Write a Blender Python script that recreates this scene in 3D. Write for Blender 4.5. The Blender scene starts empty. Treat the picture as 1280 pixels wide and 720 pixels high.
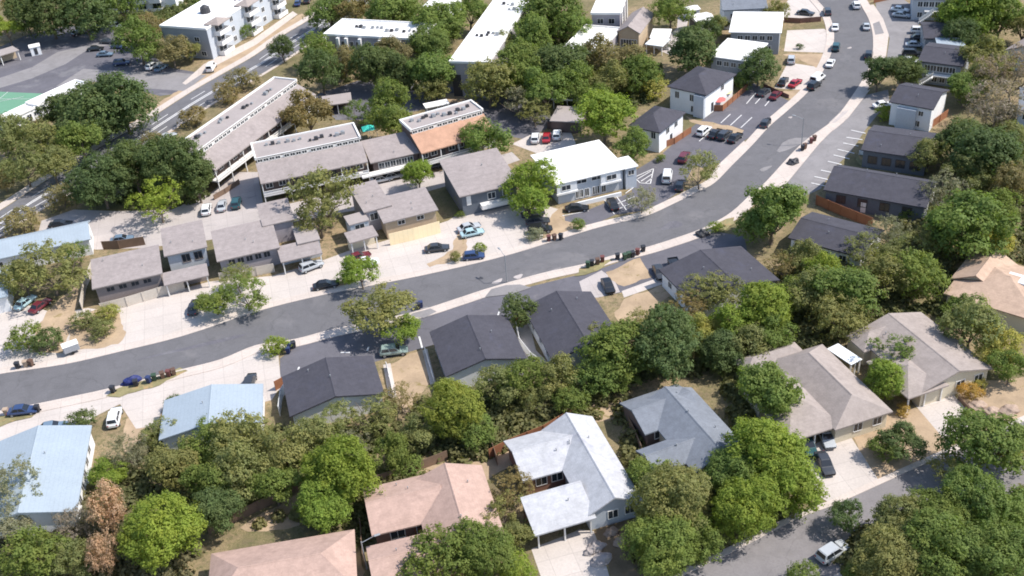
import bpy, bmesh, math, random
import numpy as np
from mathutils import Vector, Matrix
random.seed(7)
scene = bpy.context.scene
COL = scene.collection
rad = math.radians

# ------------------------------------------------------------------ survey of the place (a pixel of the photo -> a point of the ground)
F_PX, PITCH, ROLL, CAM_H = 1350.0, rad(33.5), rad(-5.2), 105.0
_up = Vector((math.sin(ROLL)*math.cos(PITCH), -math.cos(ROLL)*math.cos(PITCH), -math.sin(PITCH)))   # in camera axes x right, y down, z forward
_fw = Vector((0, 0, 1)); _Y = (_fw - _up*_fw.dot(_up)).normalized(); _X = _Y.cross(_up)
def c2w(v): return Vector((v.dot(_X), v.dot(_Y), v.dot(_up)))
def at(p, z=0.0):
    d = c2w(Vector(((p[0]-640)/F_PX, (p[1]-360)/F_PX, 1.0)))
    t = (z-CAM_H)/d.z
    return Vector((d.x*t, d.y*t, z))
def scale_at(p, z=0.0):
    d = c2w(Vector(((p[0]-640)/F_PX, (p[1]-360)/F_PX, 1.0)))
    return F_PX/((z-CAM_H)/d.z)
cam_d = bpy.data.cameras.new('camera'); cam = bpy.data.objects.new('camera', cam_d); COL.objects.link(cam)
cam_d.sensor_width = 36; cam_d.lens = 36*F_PX/1280; cam_d.clip_end = 9000; cam_d.clip_start = 1
r_, u_, b_ = c2w(Vector((1,0,0))), c2w(Vector((0,-1,0))), c2w(Vector((0,0,-1)))
cam.matrix_world = Matrix(((r_.x,u_.x,b_.x,0),(r_.y,u_.y,b_.y,0),(r_.z,u_.z,b_.z,CAM_H),(0,0,0,1)))
scene.camera = cam
scene.cycles.filter_width = 1.8   # the soft drone lens

# ------------------------------------------------------------------ light
SUN_EL, SUN_AZ = rad(53), rad(94)
w = bpy.data.worlds.new('World'); scene.world = w; w.use_nodes = True
nt = w.node_tree; bg = nt.nodes['Background']
sky = nt.nodes.new('ShaderNodeTexSky'); sky.sky_type = 'NISHITA'; sky.sun_disc = False
sky.sun_elevation = SUN_EL; sky.sun_rotation = SUN_AZ
nt.links.new(sky.outputs[0], bg.inputs[0]); bg.inputs[1].default_value = 0.15
sd = bpy.data.lights.new('sun', 'SUN'); sd.energy = 3.9; sd.angle = rad(0.5); sd.color = (1, .95, .88)
so = bpy.data.objects.new('sun', sd); COL.objects.link(so)
sv = Vector((math.sin(SUN_AZ)*math.cos(SUN_EL), math.cos(SUN_AZ)*math.cos(SUN_EL), math.sin(SUN_EL)))
so.rotation_euler = sv.to_track_quat('Z', 'Y').to_euler(); so.location = (0, 0, 200)
vs = scene.view_settings
scene.display_settings.display_device = 'sRGB'
vs.view_transform = 'Standard'; vs.look = 'None'; vs.exposure = 0.62; vs.gamma = 1; vs.use_curve_mapping = False

# ------------------------------------------------------------------ materials
def newmat(name):
    m = bpy.data.materials.new(name); m.use_nodes = True
    nt = m.node_tree; return m, nt, nt.nodes['Principled BSDF']
def noise(nt, scale, detail=4, rough=.6, vec=None, dist=0):
    n = nt.nodes.new('ShaderNodeTexNoise'); n.inputs['Scale'].default_value = scale
    n.inputs['Detail'].default_value = detail; n.inputs['Roughness'].default_value = rough; n.inputs['Distortion'].default_value = dist
    if vec is not None: nt.links.new(vec, n.inputs['Vector'])
    return n.outputs[0]
def coords(nt, world=True):
    if world:
        g = nt.nodes.new('ShaderNodeNewGeometry'); return g.outputs['Position']
    t = nt.nodes.new('ShaderNodeTexCoord'); return t.outputs['Object']
def ramp(nt, fac, stops):
    r = nt.nodes.new('ShaderNodeValToRGB'); e = r.color_ramp.elements
    while len(e) < len(stops): e.new(.5)
    for k, (p, c) in enumerate(stops):
        e[k].position = p; e[k].color = (*c, 1) if len(c) == 3 else c
    nt.links.new(fac, r.inputs[0]); return r.outputs[0]
def mix(nt, fac, a, b, mode='MIX'):
    m = nt.nodes.new('ShaderNodeMix'); m.data_type = 'RGBA'; m.blend_type = mode
    for s, v in ((m.inputs[0], fac), (m.inputs[6], a), (m.inputs[7], b)):
        if hasattr(v, 'links'): nt.links.new(v, s)
        elif isinstance(v, (int, float)): s.default_value = v
        else: s.default_value = (*v, 1)
    return m.outputs[2]
def sc(c, k): return tuple(min(1, x*k) for x in c)
_mc = {}
def mat(name, col, rough=.85, var=.12, s1=.35, s2=5.0, metal=0, spec=.3, streak=None):
    """a plain weathered surface: broad blotches, fine grain"""
    if name in _mc: return _mc[name]
    m, nt, b = newmat(name)
    p = coords(nt)
    n1 = noise(nt, s1, 5, .65, p); n2 = noise(nt, s2, 3, .7, p)
    c = ramp(nt, n1, [(.3, sc(col, 1-var)), (.7, sc(col, 1+var))])
    c = mix(nt, .3, c, ramp(nt, n2, [(.3, (.36,)*3), (.7, (.64,)*3)]), 'OVERLAY')
    if streak:
        n3 = noise(nt, streak[0], 6, .7, p, .6)
        k = ramp(nt, n3, [(streak[1], (0,0,0)), (streak[1]+.08, (1,1,1))])
        c = mix(nt, k, c, streak[2])
    nt.links.new(c, b.inputs['Base Color']); b.inputs['Roughness'].default_value = rough
    b.inputs['Metallic'].default_value = metal; b.inputs['Specular IOR Level'].default_value = spec
    _mc[name] = m; return m
def courses(name, col, period, axis, depth=.2, rough=.8, var=.1, metal=0, spec=.3):
    """boards, shingle courses or roof seams: narrow dark lines every period metres along a local axis"""
    if name in _mc: return _mc[name]
    m, nt, b = newmat(name); p = coords(nt); o = coords(nt, False)
    n1 = noise(nt, .3, 5, .65, p); n2 = noise(nt, 4, 3, .7, p)
    c = ramp(nt, n1, [(.3, sc(col, 1-var)), (.7, sc(col, 1+var))])
    c = mix(nt, .3, c, ramp(nt, n2, [(.3, (.36,)*3), (.7, (.64,)*3)]), 'OVERLAY')
    s = nt.nodes.new('ShaderNodeSeparateXYZ'); nt.links.new(o, s.inputs[0])
    d = nt.nodes.new('ShaderNodeMath'); d.operation = 'DIVIDE'; nt.links.new(s.outputs[axis], d.inputs[0]); d.inputs[1].default_value = period
    f = nt.nodes.new('ShaderNodeMath'); f.operation = 'FRACT'; nt.links.new(d.outputs[0], f.inputs[0])
    k = ramp(nt, f.outputs[0], [(.0, (1-depth,)*3), (.16, (1,1,1))])
    c = mix(nt, 1.0, c, k, 'MULTIPLY')
    nt.links.new(c, b.inputs['Base Color']); b.inputs['Roughness'].default_value = rough
    b.inputs['Metallic'].default_value = metal; b.inputs['Specular IOR Level'].default_value = spec
    _mc[name] = m; return m
def shingles(name, col, streakc, var=.07, depth=.10):
    m = courses(name, col, .13, 2, depth, .9, var, 0, .2)
    nt = m.node_tree; b = nt.nodes['Principled BSDF']; l = b.inputs['Base Color'].links[0].from_socket; p = coords(nt)
    k = ramp(nt, noise(nt, .22, 6, .72, p, .6), [(.56, (0,0,0)), (.68, (1,1,1))])
    c = mix(nt, k, l, streakc)
    v = nt.nodes.new('ShaderNodeMapping'); v.inputs['Scale'].default_value = (1.6, 1.6, .12); nt.links.new(p, v.inputs[0])
    k2 = ramp(nt, noise(nt, .8, 3, .6, v.outputs[0]), [(.35, (.90,)*3), (.65, (1.06,)*3)])
    nt.links.new(mix(nt, 1.0, c, k2, 'MULTIPLY'), b.inputs['Base Color']); return m
def slabs(m, size=3.2, ang=-.22, wid=.02, depth=.22):
    nt = m.node_tree; b = nt.nodes['Principled BSDF']; l = b.inputs['Base Color'].links[0].from_socket; p = coords(nt)
    v = nt.nodes.new('ShaderNodeMapping'); v.inputs['Rotation'].default_value = (0, 0, ang); nt.links.new(p, v.inputs[0])
    t = nt.nodes.new('ShaderNodeTexBrick'); t.inputs['Scale'].default_value = 1; t.offset = 0; t.inputs['Mortar Size'].default_value = wid*2; t.inputs['Brick Width'].default_value = size; t.inputs['Row Height'].default_value = size
    t.inputs['Color1'].default_value = (1,1,1,1); t.inputs['Color2'].default_value = (.93,.93,.93,1); t.inputs['Mortar'].default_value = (1-depth,)*3+(1,); nt.links.new(v.outputs[0], t.inputs[0])
    k = ramp(nt, noise(nt, .9, 5, .75, p, 1.0), [(.62, (1,1,1)), (.74, (.80,.78,.77))])
    c = mix(nt, 1.0, l, t.outputs[0], 'MULTIPLY'); nt.links.new(mix(nt, 1.0, c, k, 'MULTIPLY'), b.inputs['Base Color']); return m
def worn(m):
    """asphalt wear: oil-dark spots and thin sealed cracks"""
    nt = m.node_tree; b = nt.nodes['Principled BSDF']; l = b.inputs['Base Color'].links[0].from_socket; p = coords(nt)
    d = nt.nodes.new('ShaderNodeTexNoise'); d.inputs['Scale'].default_value = .25; nt.links.new(p, d.inputs[0])
    w_ = nt.nodes.new('ShaderNodeMix'); w_.data_type = 'VECTOR'; w_.inputs[0].default_value = .75
    a = nt.nodes.new('ShaderNodeVectorMath'); a.operation = 'MULTIPLY_ADD'; nt.links.new(d.outputs[1], a.inputs[0]); a.inputs[1].default_value = (7,7,0); nt.links.new(p, a.inputs[2])
    v = nt.nodes.new('ShaderNodeTexVoronoi'); v.feature = 'DISTANCE_TO_EDGE'; v.inputs['Scale'].default_value = .085; nt.links.new(a.outputs[0], v.inputs[0])
    k = ramp(nt, v.outputs[0], [(.0, (.87,)*3), (.012, (1,1,1))])
    k2 = ramp(nt, noise(nt, .35, 6, .75, p, .8), [(.36, (.90,)*3), (.5, (1,)*3), (.66, (1.07,)*3)])
    nt.nodes.remove(w_)
    c = mix(nt, 1.0, l, k, 'MULTIPLY'); nt.links.new(mix(nt, 1.0, c, k2, 'MULTIPLY'), b.inputs['Base Color']); return m
def tinted(name, rough, spec=.4, coat=0, var=.06):
    """takes the object's own colour (paint of a car, plastic of a bin)"""
    m, nt, b = newmat(name); oi = nt.nodes.new('ShaderNodeObjectInfo')
    n = noise(nt, 3, 3, .6, coords(nt, False))
    k = ramp(nt, n, [(.3, (1-var,)*3), (.7, (1,)*3)])
    nt.links.new(mix(nt, 1.0, oi.outputs['Color'], k, 'MULTIPLY'), b.inputs['Base Color'])
    b.inputs['Roughness'].default_value = rough; b.inputs['Specular IOR Level'].default_value = spec; b.inputs['Coat Weight'].default_value = coat
    _mc[name] = m; return m

M = {}
def ground_mat():
    m, nt, b = newmat('dry_ground'); p = coords(nt)
    n1 = noise(nt, .045, 6, .65, p, .4); n2 = noise(nt, .5, 5, .7, p); n3 = noise(nt, 6, 3, .7, p)
    c = ramp(nt, n1, [(.30, (.12,.115,.055)), (.45, (.20,.165,.09)), (.6, (.32,.235,.145)), (.75, (.22,.18,.125))])
    c = mix(nt, ramp(nt, n2, [(.45, (0,0,0)), (.72, (.8,)*3)]), c, (.13,.105,.07))
    n4 = noise(nt, 1.3, 6, .8, p, .5); c = mix(nt, ramp(nt, n4, [(.5, (0,0,0)), (.6, (.75,)*3)]), c, (.10,.105,.045)); c = mix(nt, .8, c, ramp(nt, n3, [(.25, (.25,)*3), (.75, (.75,)*3)]), 'OVERLAY')
    nt.links.new(c, b.inputs['Base Color']); b.inputs['Roughness'].default_value = .95; b.inputs['Specular IOR Level'].default_value = .1
    return m
M['ground'] = ground_mat()
M['dry'] = mat('dry_grass', (.37,.275,.185), .95, .2, .25, 3, spec=.1, streak=(.35, .6, (.24,.19,.09)))
M['weeds'] = mat('green_weeds', (.225,.20,.105), .95, .3, .4, 3, spec=.1, streak=(.5, .55, (.36,.25,.13)))
M['litter'] = mat('leaf_litter', (.17,.125,.08), .95, .3, .4, 3, spec=.1)
M['road'] = mat('road_asphalt', (.128,.124,.13), .9, .05, .08, 4, streak=(.05, .56, (.155,.148,.152)))
M['road2'] = mat('avenue_asphalt', (.135,.132,.14), .9, .06, .1, 4, streak=(.1, .6, (.17,.165,.165)))
M['road3'] = mat('side_road_asphalt', (.20,.185,.185), .9, .06, .1, 4, streak=(.12, .6, (.2,.185,.18)))
M['lot'] = mat('lot_asphalt', (.12,.115,.13), .9, .1, .12, 4, streak=(.14, .62, (.16,.15,.155)))
M['lot_old'] = mat('weathered_asphalt', (.225,.212,.212), .92, .1, .15, 4, streak=(.3, .6, (.19,.18,.185)))
M['lot_dark'] = mat('sealed_asphalt', (.12,.115,.13), .9, .1, .1, 4, streak=(.12, .56, (.165,.16,.17)))
M['conc'] = mat('concrete', (.50,.445,.405), .9, .07, .15, 3, streak=(.25, .62, (.42,.365,.325)))
M['walk'] = mat('sidewalk_concrete', (.52,.45,.40), .9, .06, .2, 3, streak=(.4, .64, (.44,.375,.32)))
M['conc_grey'] = mat('grey_concrete', (.42,.375,.355), .9, .08, .15, 3, streak=(.25, .6, (.32,.29,.28)))
M['paint'] = mat('road_paint', (.62,.61,.6), .8, .1, .8, 6, streak=(1.3, .6, (.33,.32,.32)))
M['court'] = mat('court_green', (.13,.27,.18), .9, .05)
M['taupe'] = shingles('taupe_shingles', (.295,.255,.243), (0.254, 0.219, 0.209))
M['taupe2'] = shingles('warm_taupe_shingles', (.315,.268,.243), (0.271, 0.23, 0.209))
M['flat_grey'] = mat('gravel_roof', (.32,.28,.265), .9, .08, .3, 4, streak=(.25, .62, (.30,.265,.25)))
M['dark'] = shingles('charcoal_shingles', (.066,.064,.077), (0.071, 0.071, 0.093))
M['orange'] = shingles('orange_brown_shingles', (.43,.255,.175), (0.37, 0.219, 0.15))
M['pink'] = shingles('pink_tan_shingles', (.41,.285,.235), (0.353, 0.245, 0.202))
M['tan'] = shingles('orange_tan_shingles', (.44,.315,.235), (0.378, 0.271, 0.202))
M['grey'] = shingles('grey_shingles', (.18,.195,.222), (0.155, 0.168, 0.191))
M['pale'] = shingles('pale_grey_shingles', (.43,.43,.445), (0.353, 0.353, 0.387))
M['white_roof'] = mat('white_roof_membrane', (.80,.78,.75), .7, .04, .2, 3, streak=(.3, .64, (.68,.65,.6)))
M['blue_metal'] = courses('light_blue_metal_roof', (.31,.36,.405), .6, 0, .12, .5, .05, 0, .5)
M['white_metal'] = mat('white_sheet_metal', (.72,.74,.75), .5, .05)
M['white_wall'] = courses('white_siding', (.74,.74,.74), .3, 2, .10, .8, .05)
M['pale_wall'] = courses('pale_blue_grey_siding', (.46,.49,.53), .3, 2, .12, .8, .05)
M['grey_wall'] = courses('grey_siding', (.30,.31,.33), .3, 2, .15, .8, .06)
M['lilac_wall'] = courses('grey_mauve_boards', (.36,.33,.35), .5, 2, .2, .8, .06)
M['blue_wall'] = courses('slate_blue_siding', (.125,.14,.165), .3, 2, .15, .8, .06)
M['brown_wall'] = courses('brown_boards', (.13,.095,.085), .25, 0, .2, .85, .08)
M['mauve_wall'] = courses('mauve_brown_boards', (.27,.23,.22), .25, 0, .15, .85, .08)
M['tan_wall'] = mat('tan_stucco', (.46,.36,.25), .9, .08)
M['cream_wall'] = mat('cream_stucco', (.62,.55,.42), .9, .06)
M['brick'] = mat('grey_brick', (.30,.27,.27), .9, .12, .6, 6)
M['red_brick'] = mat('red_brown_brick', (.22,.12,.09), .9, .15, .6, 6)
M['trim'] = mat('white_trim', (.74,.72,.69), .7, .05)
M['cedar'] = courses('cedar_boards', (.29,.125,.065), .18, 0, .3, .85, .15)
M['old_fence'] = courses('weathered_fence_boards', (.20,.135,.095), .18, 0, .3, .9, .15)
M['pale_fence'] = courses('pale_fence_boards', (.56,.50,.43), .18, 0, .2, .9, .1)
M['yellow_fence'] = courses('cream_yellow_panels', (.9,.74,.47), .9, 0, .12, .9, .05)
M['stone'] = mat('pinkish_rock', (.33,.245,.19), .9, .2, .5, 3)
M['dark_metal'] = mat('dark_metal', (.05,.05,.055), .5, .1)
M['grey_metal'] = mat('galvanised_metal', (.33,.34,.35), .5, .1, metal=.3)
M['rubber'] = mat('tyre_rubber', (.02,.02,.02), .85, .1)
M['turq'] = mat('turquoise_canvas', (.05,.52,.42), .7, .06)
M['umb_red'] = mat('red_canvas', (.7,.13,.12), .8, .06)
M['umb_yel'] = mat('yellow_canvas', (.8,.68,.28), .8, .06)
M['tarp'] = mat('blue_tarp', (.02,.03,.13), .6, .15)
def glassm(name, c, r):
    m, nt, b = newmat(name); b.inputs['Base Color'].default_value = (*c, 1); b.inputs['Roughness'].default_value = r; b.inputs['Specular IOR Level'].default_value = .6
    return m
for q_ in ('conc', 'walk', 'conc_grey'): slabs(M[q_])
for q_ in ('road', 'road2', 'road3', 'lot', 'lot_dark', 'lot_old'): worn(M[q_])
M['glass'] = glassm('window_glass', (.035,.042,.05), .12)
M['car_glass'] = glassm('car_glass', (.02,.024,.03), .08)
M['lamp'] = glassm('headlamp_glass', (.6,.62,.64), .15)
M['tail'] = glassm('tail_lamp_glass', (.3,.02,.02), .2)
M['car'] = tinted('car_paint', .32, .5, .4, .05)
M['plastic'] = tinted('bin_plastic', .6, .4, 0, .1)
M['sign'] = tinted('painted_sheet', .6, .4, 0, .1)
def foliage_mat():
    m, nt, b = newmat('leaves'); oi = nt.nodes.new('ShaderNodeObjectInfo')
    a = nt.nodes.new('ShaderNodeAttribute'); a.attribute_name = 'tint'
    c = mix(nt, a.outputs['Fac'], (.74,.77,.74), (1.26,1.22,1.06))
    c = mix(nt, 1.0, oi.outputs['Color'], c, 'MULTIPLY')
    n = noise(nt, .55, 3, .6, coords(nt))
    c = mix(nt, ramp(nt, n, [(.42, (0,0,0)), (.7, (.5,)*3)]), c, mix(nt, 1.0, c, (1.25,1.0,.85), 'MULTIPLY'))
    nt.links.new(c, b.inputs['Base Color']); b.inputs['Roughness'].default_value = .7; b.inputs['Specular IOR Level'].default_value = .25
    t = nt.nodes.new('ShaderNodeBsdfTranslucent'); nt.links.new(mix(nt, 1.0, c, (1.1,1.2,.6), 'MULTIPLY'), t.inputs[0])
    ms = nt.nodes.new('ShaderNodeMixShader'); ms.inputs[0].default_value = .46
    nt.links.new(b.outputs[0], ms.inputs[1]); nt.links.new(t.outputs[0], ms.inputs[2])
    nt.links.new(ms.outputs[0], nt.nodes['Material Output'].inputs[0]); return m
M['leaf'] = foliage_mat()
M['bark'] = mat('bark', (.17,.135,.105), .95, .25, 1, 6)

# ------------------------------------------------------------------ mesh helpers
def link(name, me, m=None, parent=None):
    o = bpy.data.objects.new(name, me); COL.objects.link(o)
    if m is not None and me is not None and not me.materials: me.materials.append(m)
    if parent is not None: o.parent = parent
    return o
def mesh_of(name, bm):
    bmesh.ops.recalc_face_normals(bm, faces=bm.faces); me = bpy.data.meshes.new(name); bm.to_mesh(me); bm.free(); return me
def tag(o, label, cat=None, group=None, kind=None):
    if label: o['label'] = label
    if cat: o['category'] = cat
    if group: o['group'] = group
    if kind: o['kind'] = kind
    return o
def box(bm, x0, x1, y0, y1, z0, z1):
    v = [bm.verts.new((x, y, z)) for z in (z0, z1) for x, y in ((x0,y0),(x1,y0),(x1,y1),(x0,y1))]
    for f in ((3,2,1,0),(4,5,6,7),(0,1,5,4),(1,2,6,5),(2,3,7,6),(3,0,4,7)): bm.faces.new([v[i] for i in f])
    return v
def prism(bm, prof, a0, a1, axis='x'):
    """extrude a closed profile: (y,z) along x, or (x,z) along y"""
    P = (lambda q, t: (t, q[0], q[1])) if axis == 'x' else (lambda q, t: (q[0], t, q[1]))
    A = [bm.verts.new(P(q, a0)) for q in prof]; B = [bm.verts.new(P(q, a1)) for q in prof]
    n = len(prof); bm.faces.new(A[::-1]); bm.faces.new(B)
    for i in range(n): bm.faces.new((A[i], A[(i+1)%n], B[(i+1)%n], B[i]))
def tube(bm, p, q, r0, r1, n=7):
    p, q = Vector(p), Vector(q); d = (q-p).normalized()
    a = d.orthogonal().normalized(); b = d.cross(a)
    A = [bm.verts.new(p+(a*math.cos(t)+b*math.sin(t))*r0) for t in [2*math.pi*k/n for k in range(n)]]
    B = [bm.verts.new(q+(a*math.cos(t)+b*math.sin(t))*r1) for t in [2*math.pi*k/n for k in range(n)]]
    for i in range(n): bm.faces.new((A[i], A[(i+1)%n], B[(i+1)%n], B[i]))
    bm.faces.new(A[::-1]); bm.faces.new(B)
def bvl(me_bm, w=.02, seg=1):
    bmesh.ops.bevel(me_bm, geom=[e for e in me_bm.edges], offset=w, segments=seg, affect='EDGES', profile=.5, clamp_overlap=True)
def empty(name, loc, rz=0):
    o = bpy.data.objects.new(name, None); COL.objects.link(o); o.location = loc; o.rotation_euler = (0, 0, rz); o.empty_display_size = .5; return o

# ------------------------------------------------------------------ the ground and what is laid on it
_laid = []
_jr = random.Random(21)
def ragged(pts):
    """earth and grass end in an uneven line"""
    out = []
    for a, b in zip(pts, pts[1:]+pts[:1]):
        n = max(1, int((b-a).length/1.1)); t = (b-a).normalized(); s = Vector((-t.y, t.x, 0)); w_ = 0
        for k in range(n):
            w_ = .6*w_+_jr.uniform(-.34,.34); out.append(a+(b-a)*(k/n)+s*(w_ if k else 0))
    return out
def patch(name, label, px, m, z, cat=None, world=None):
    pts = world or [at(p) for p in px]
    if name in ('dirt_yard', 'verge', 'lawn', 'leaf_litter'): pts = ragged(pts)
    bb = (min(p.x for p in pts), max(p.x for p in pts), min(p.y for p in pts), max(p.y for p in pts)); zz = z
    while any(abs(zz-q) < .0035 and b[0] < bb[1] and b[1] > bb[0] and b[2] < bb[3] and b[3] > bb[2] for b, q in _laid): zz += .004
    _laid.append((bb, zz))
    bm = bmesh.new(); vs = [bm.verts.new((p.x, p.y, zz)) for p in pts]; f = bm.faces.new(vs)
    if f.normal.z < 0: f.normal_flip()
    f.normal_update()
    if f.normal.z < 0: bmesh.ops.reverse_faces(bm, faces=[f])
    bmesh.ops.triangulate(bm, faces=bm.faces)
    me = bpy.data.meshes.new(name); bm.to_mesh(me); bm.free()
    return tag(link(name, me, m), label, cat or name.replace('_', ' '), kind='structure')
def offset_line(pts, d):
    """world polyline shifted d metres to its left"""
    out = []
    for i, p in enumerate(pts):
        a = pts[max(0, i-1)]; b = pts[min(len(pts)-1, i+1)]; t = (b-a); t.z = 0; t.normalize()
        out.append(p + Vector((-t.y, t.x, 0))*d)
    return out
def smooth(px, n=4):
    pts = [at(p) for p in px]; out = []
    for i in range(len(pts)-1):
        p0 = pts[max(0, i-1)]; p1 = pts[i]; p2 = pts[i+1]; p3 = pts[min(len(pts)-1, i+2)]
        for k in range(n):
            t = k/n
            out.append(.5*((2*p1)+(p2-p0)*t+(2*p0-5*p1+4*p2-p3)*t*t+(3*p1-p0-3*p2+p3)*t**3))
    out.append(pts[-1]); return out
def strip(name, label, la, lb, z0, z1, m, cat, kind='structure'):
    bm = bmesh.new(); n = len(la); rows = []
    for a, b in zip(la, lb):
        rows.append([bm.verts.new((a.x,a.y,z0)), bm.verts.new((a.x,a.y,z1)), bm.verts.new((b.x,b.y,z1)), bm.verts.new((b.x,b.y,z0))])
    for r, s in zip(rows, rows[1:]):
        for i in range(3): bm.faces.new((r[i], r[i+1], s[i+1], s[i]))
    bm.faces.new(rows[0]); bm.faces.new(rows[-1][::-1])
    return tag(link(name, mesh_of(name, bm), m), label, cat, kind=kind)
def markings(label, segs, width, z, m='paint'):
    bm = bmesh.new()
    for p, q in segs:
        a, b = at(p), at(q); t = (b-a).normalized(); n = Vector((-t.y, t.x, 0))*width/2
        bm.faces.new([bm.verts.new((v.x, v.y, z)) for v in (a-n, b-n, b+n, a+n)])
    return tag(link('parking_lines', mesh_of('parking_lines', bm), M[m]), label, 'road marking', kind='structure')

# ------------------------------------------------------------------ buildings
def roof_bm(x0, x1, y0, y1, z, kind, rise, th=.22, mid=.5, hipf=1.0):
    bm = bmesh.new()
    if kind == 'gx':
        ym = y0+(y1-y0)*mid
        prism(bm, [(y0,z),(ym,z+rise),(y1,z),(y1,z-th),(ym,z+rise-th*1.2),(y0,z-th)], x0, x1, 'x')
    elif kind == 'gy':
        xm = x0+(x1-x0)*mid
        prism(bm, [(x0,z),(xm,z+rise),(x1,z),(x1,z-th),(xm,z+rise-th*1.2),(x0,z-th)], y0, y1, 'y')
    elif kind == 'shed': prism(bm, [(y0,z),(y1,z+rise),(y1,z+rise-th),(y0,z-th)], x0, x1, 'x')
    elif kind == 'shedx': prism(bm, [(x0,z),(x1,z+rise),(x1,z+rise-th),(x0,z-th)], y0, y1, 'y')
    elif kind in ('hip', 'hipx', 'hipy'):
        box_ = [(x0,y0),(x1,y0),(x1,y1),(x0,y1)]
        lo = [bm.verts.new((x,y,z-th)) for x,y in box_]; hi = [bm.verts.new((x,y,z)) for x,y in box_]
        bm.faces.new(lo[::-1])
        for i in range(4): bm.faces.new((lo[i], lo[(i+1)%4], hi[(i+1)%4], hi[i]))
        L, D = x1-x0, y1-y0
        if (kind != 'hipy' and L >= D) or kind == 'hipx':
            i = min(D/2*hipf, L*.49); ym = y0+D*mid
            a = bm.verts.new((x0+i,ym,z+rise)); b = bm.verts.new((x1-i,ym,z+rise))
            bm.faces.new((hi[0],hi[1],b,a)); bm.faces.new((hi[2],hi[3],a,b)); bm.faces.new((hi[3],hi[0],a)); bm.faces.new((hi[1],hi[2],b))
        else:
            i = min(L/2*hipf, D*.49); xm = x0+L*mid
            a = bm.verts.new((xm,y0+i,z+rise)); b = bm.verts.new((xm,y1-i,z+rise))
            bm.faces.new((hi[3],hi[0],a,b)); bm.faces.new((hi[1],hi[2],b,a)); bm.faces.new((hi[0],hi[1],a)); bm.faces.new((hi[2],hi[3],b))
    elif kind == 'flat':
        box(bm, x0, x1, y0, y1, z-th, z)
    return bm
_wc = {}
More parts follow.
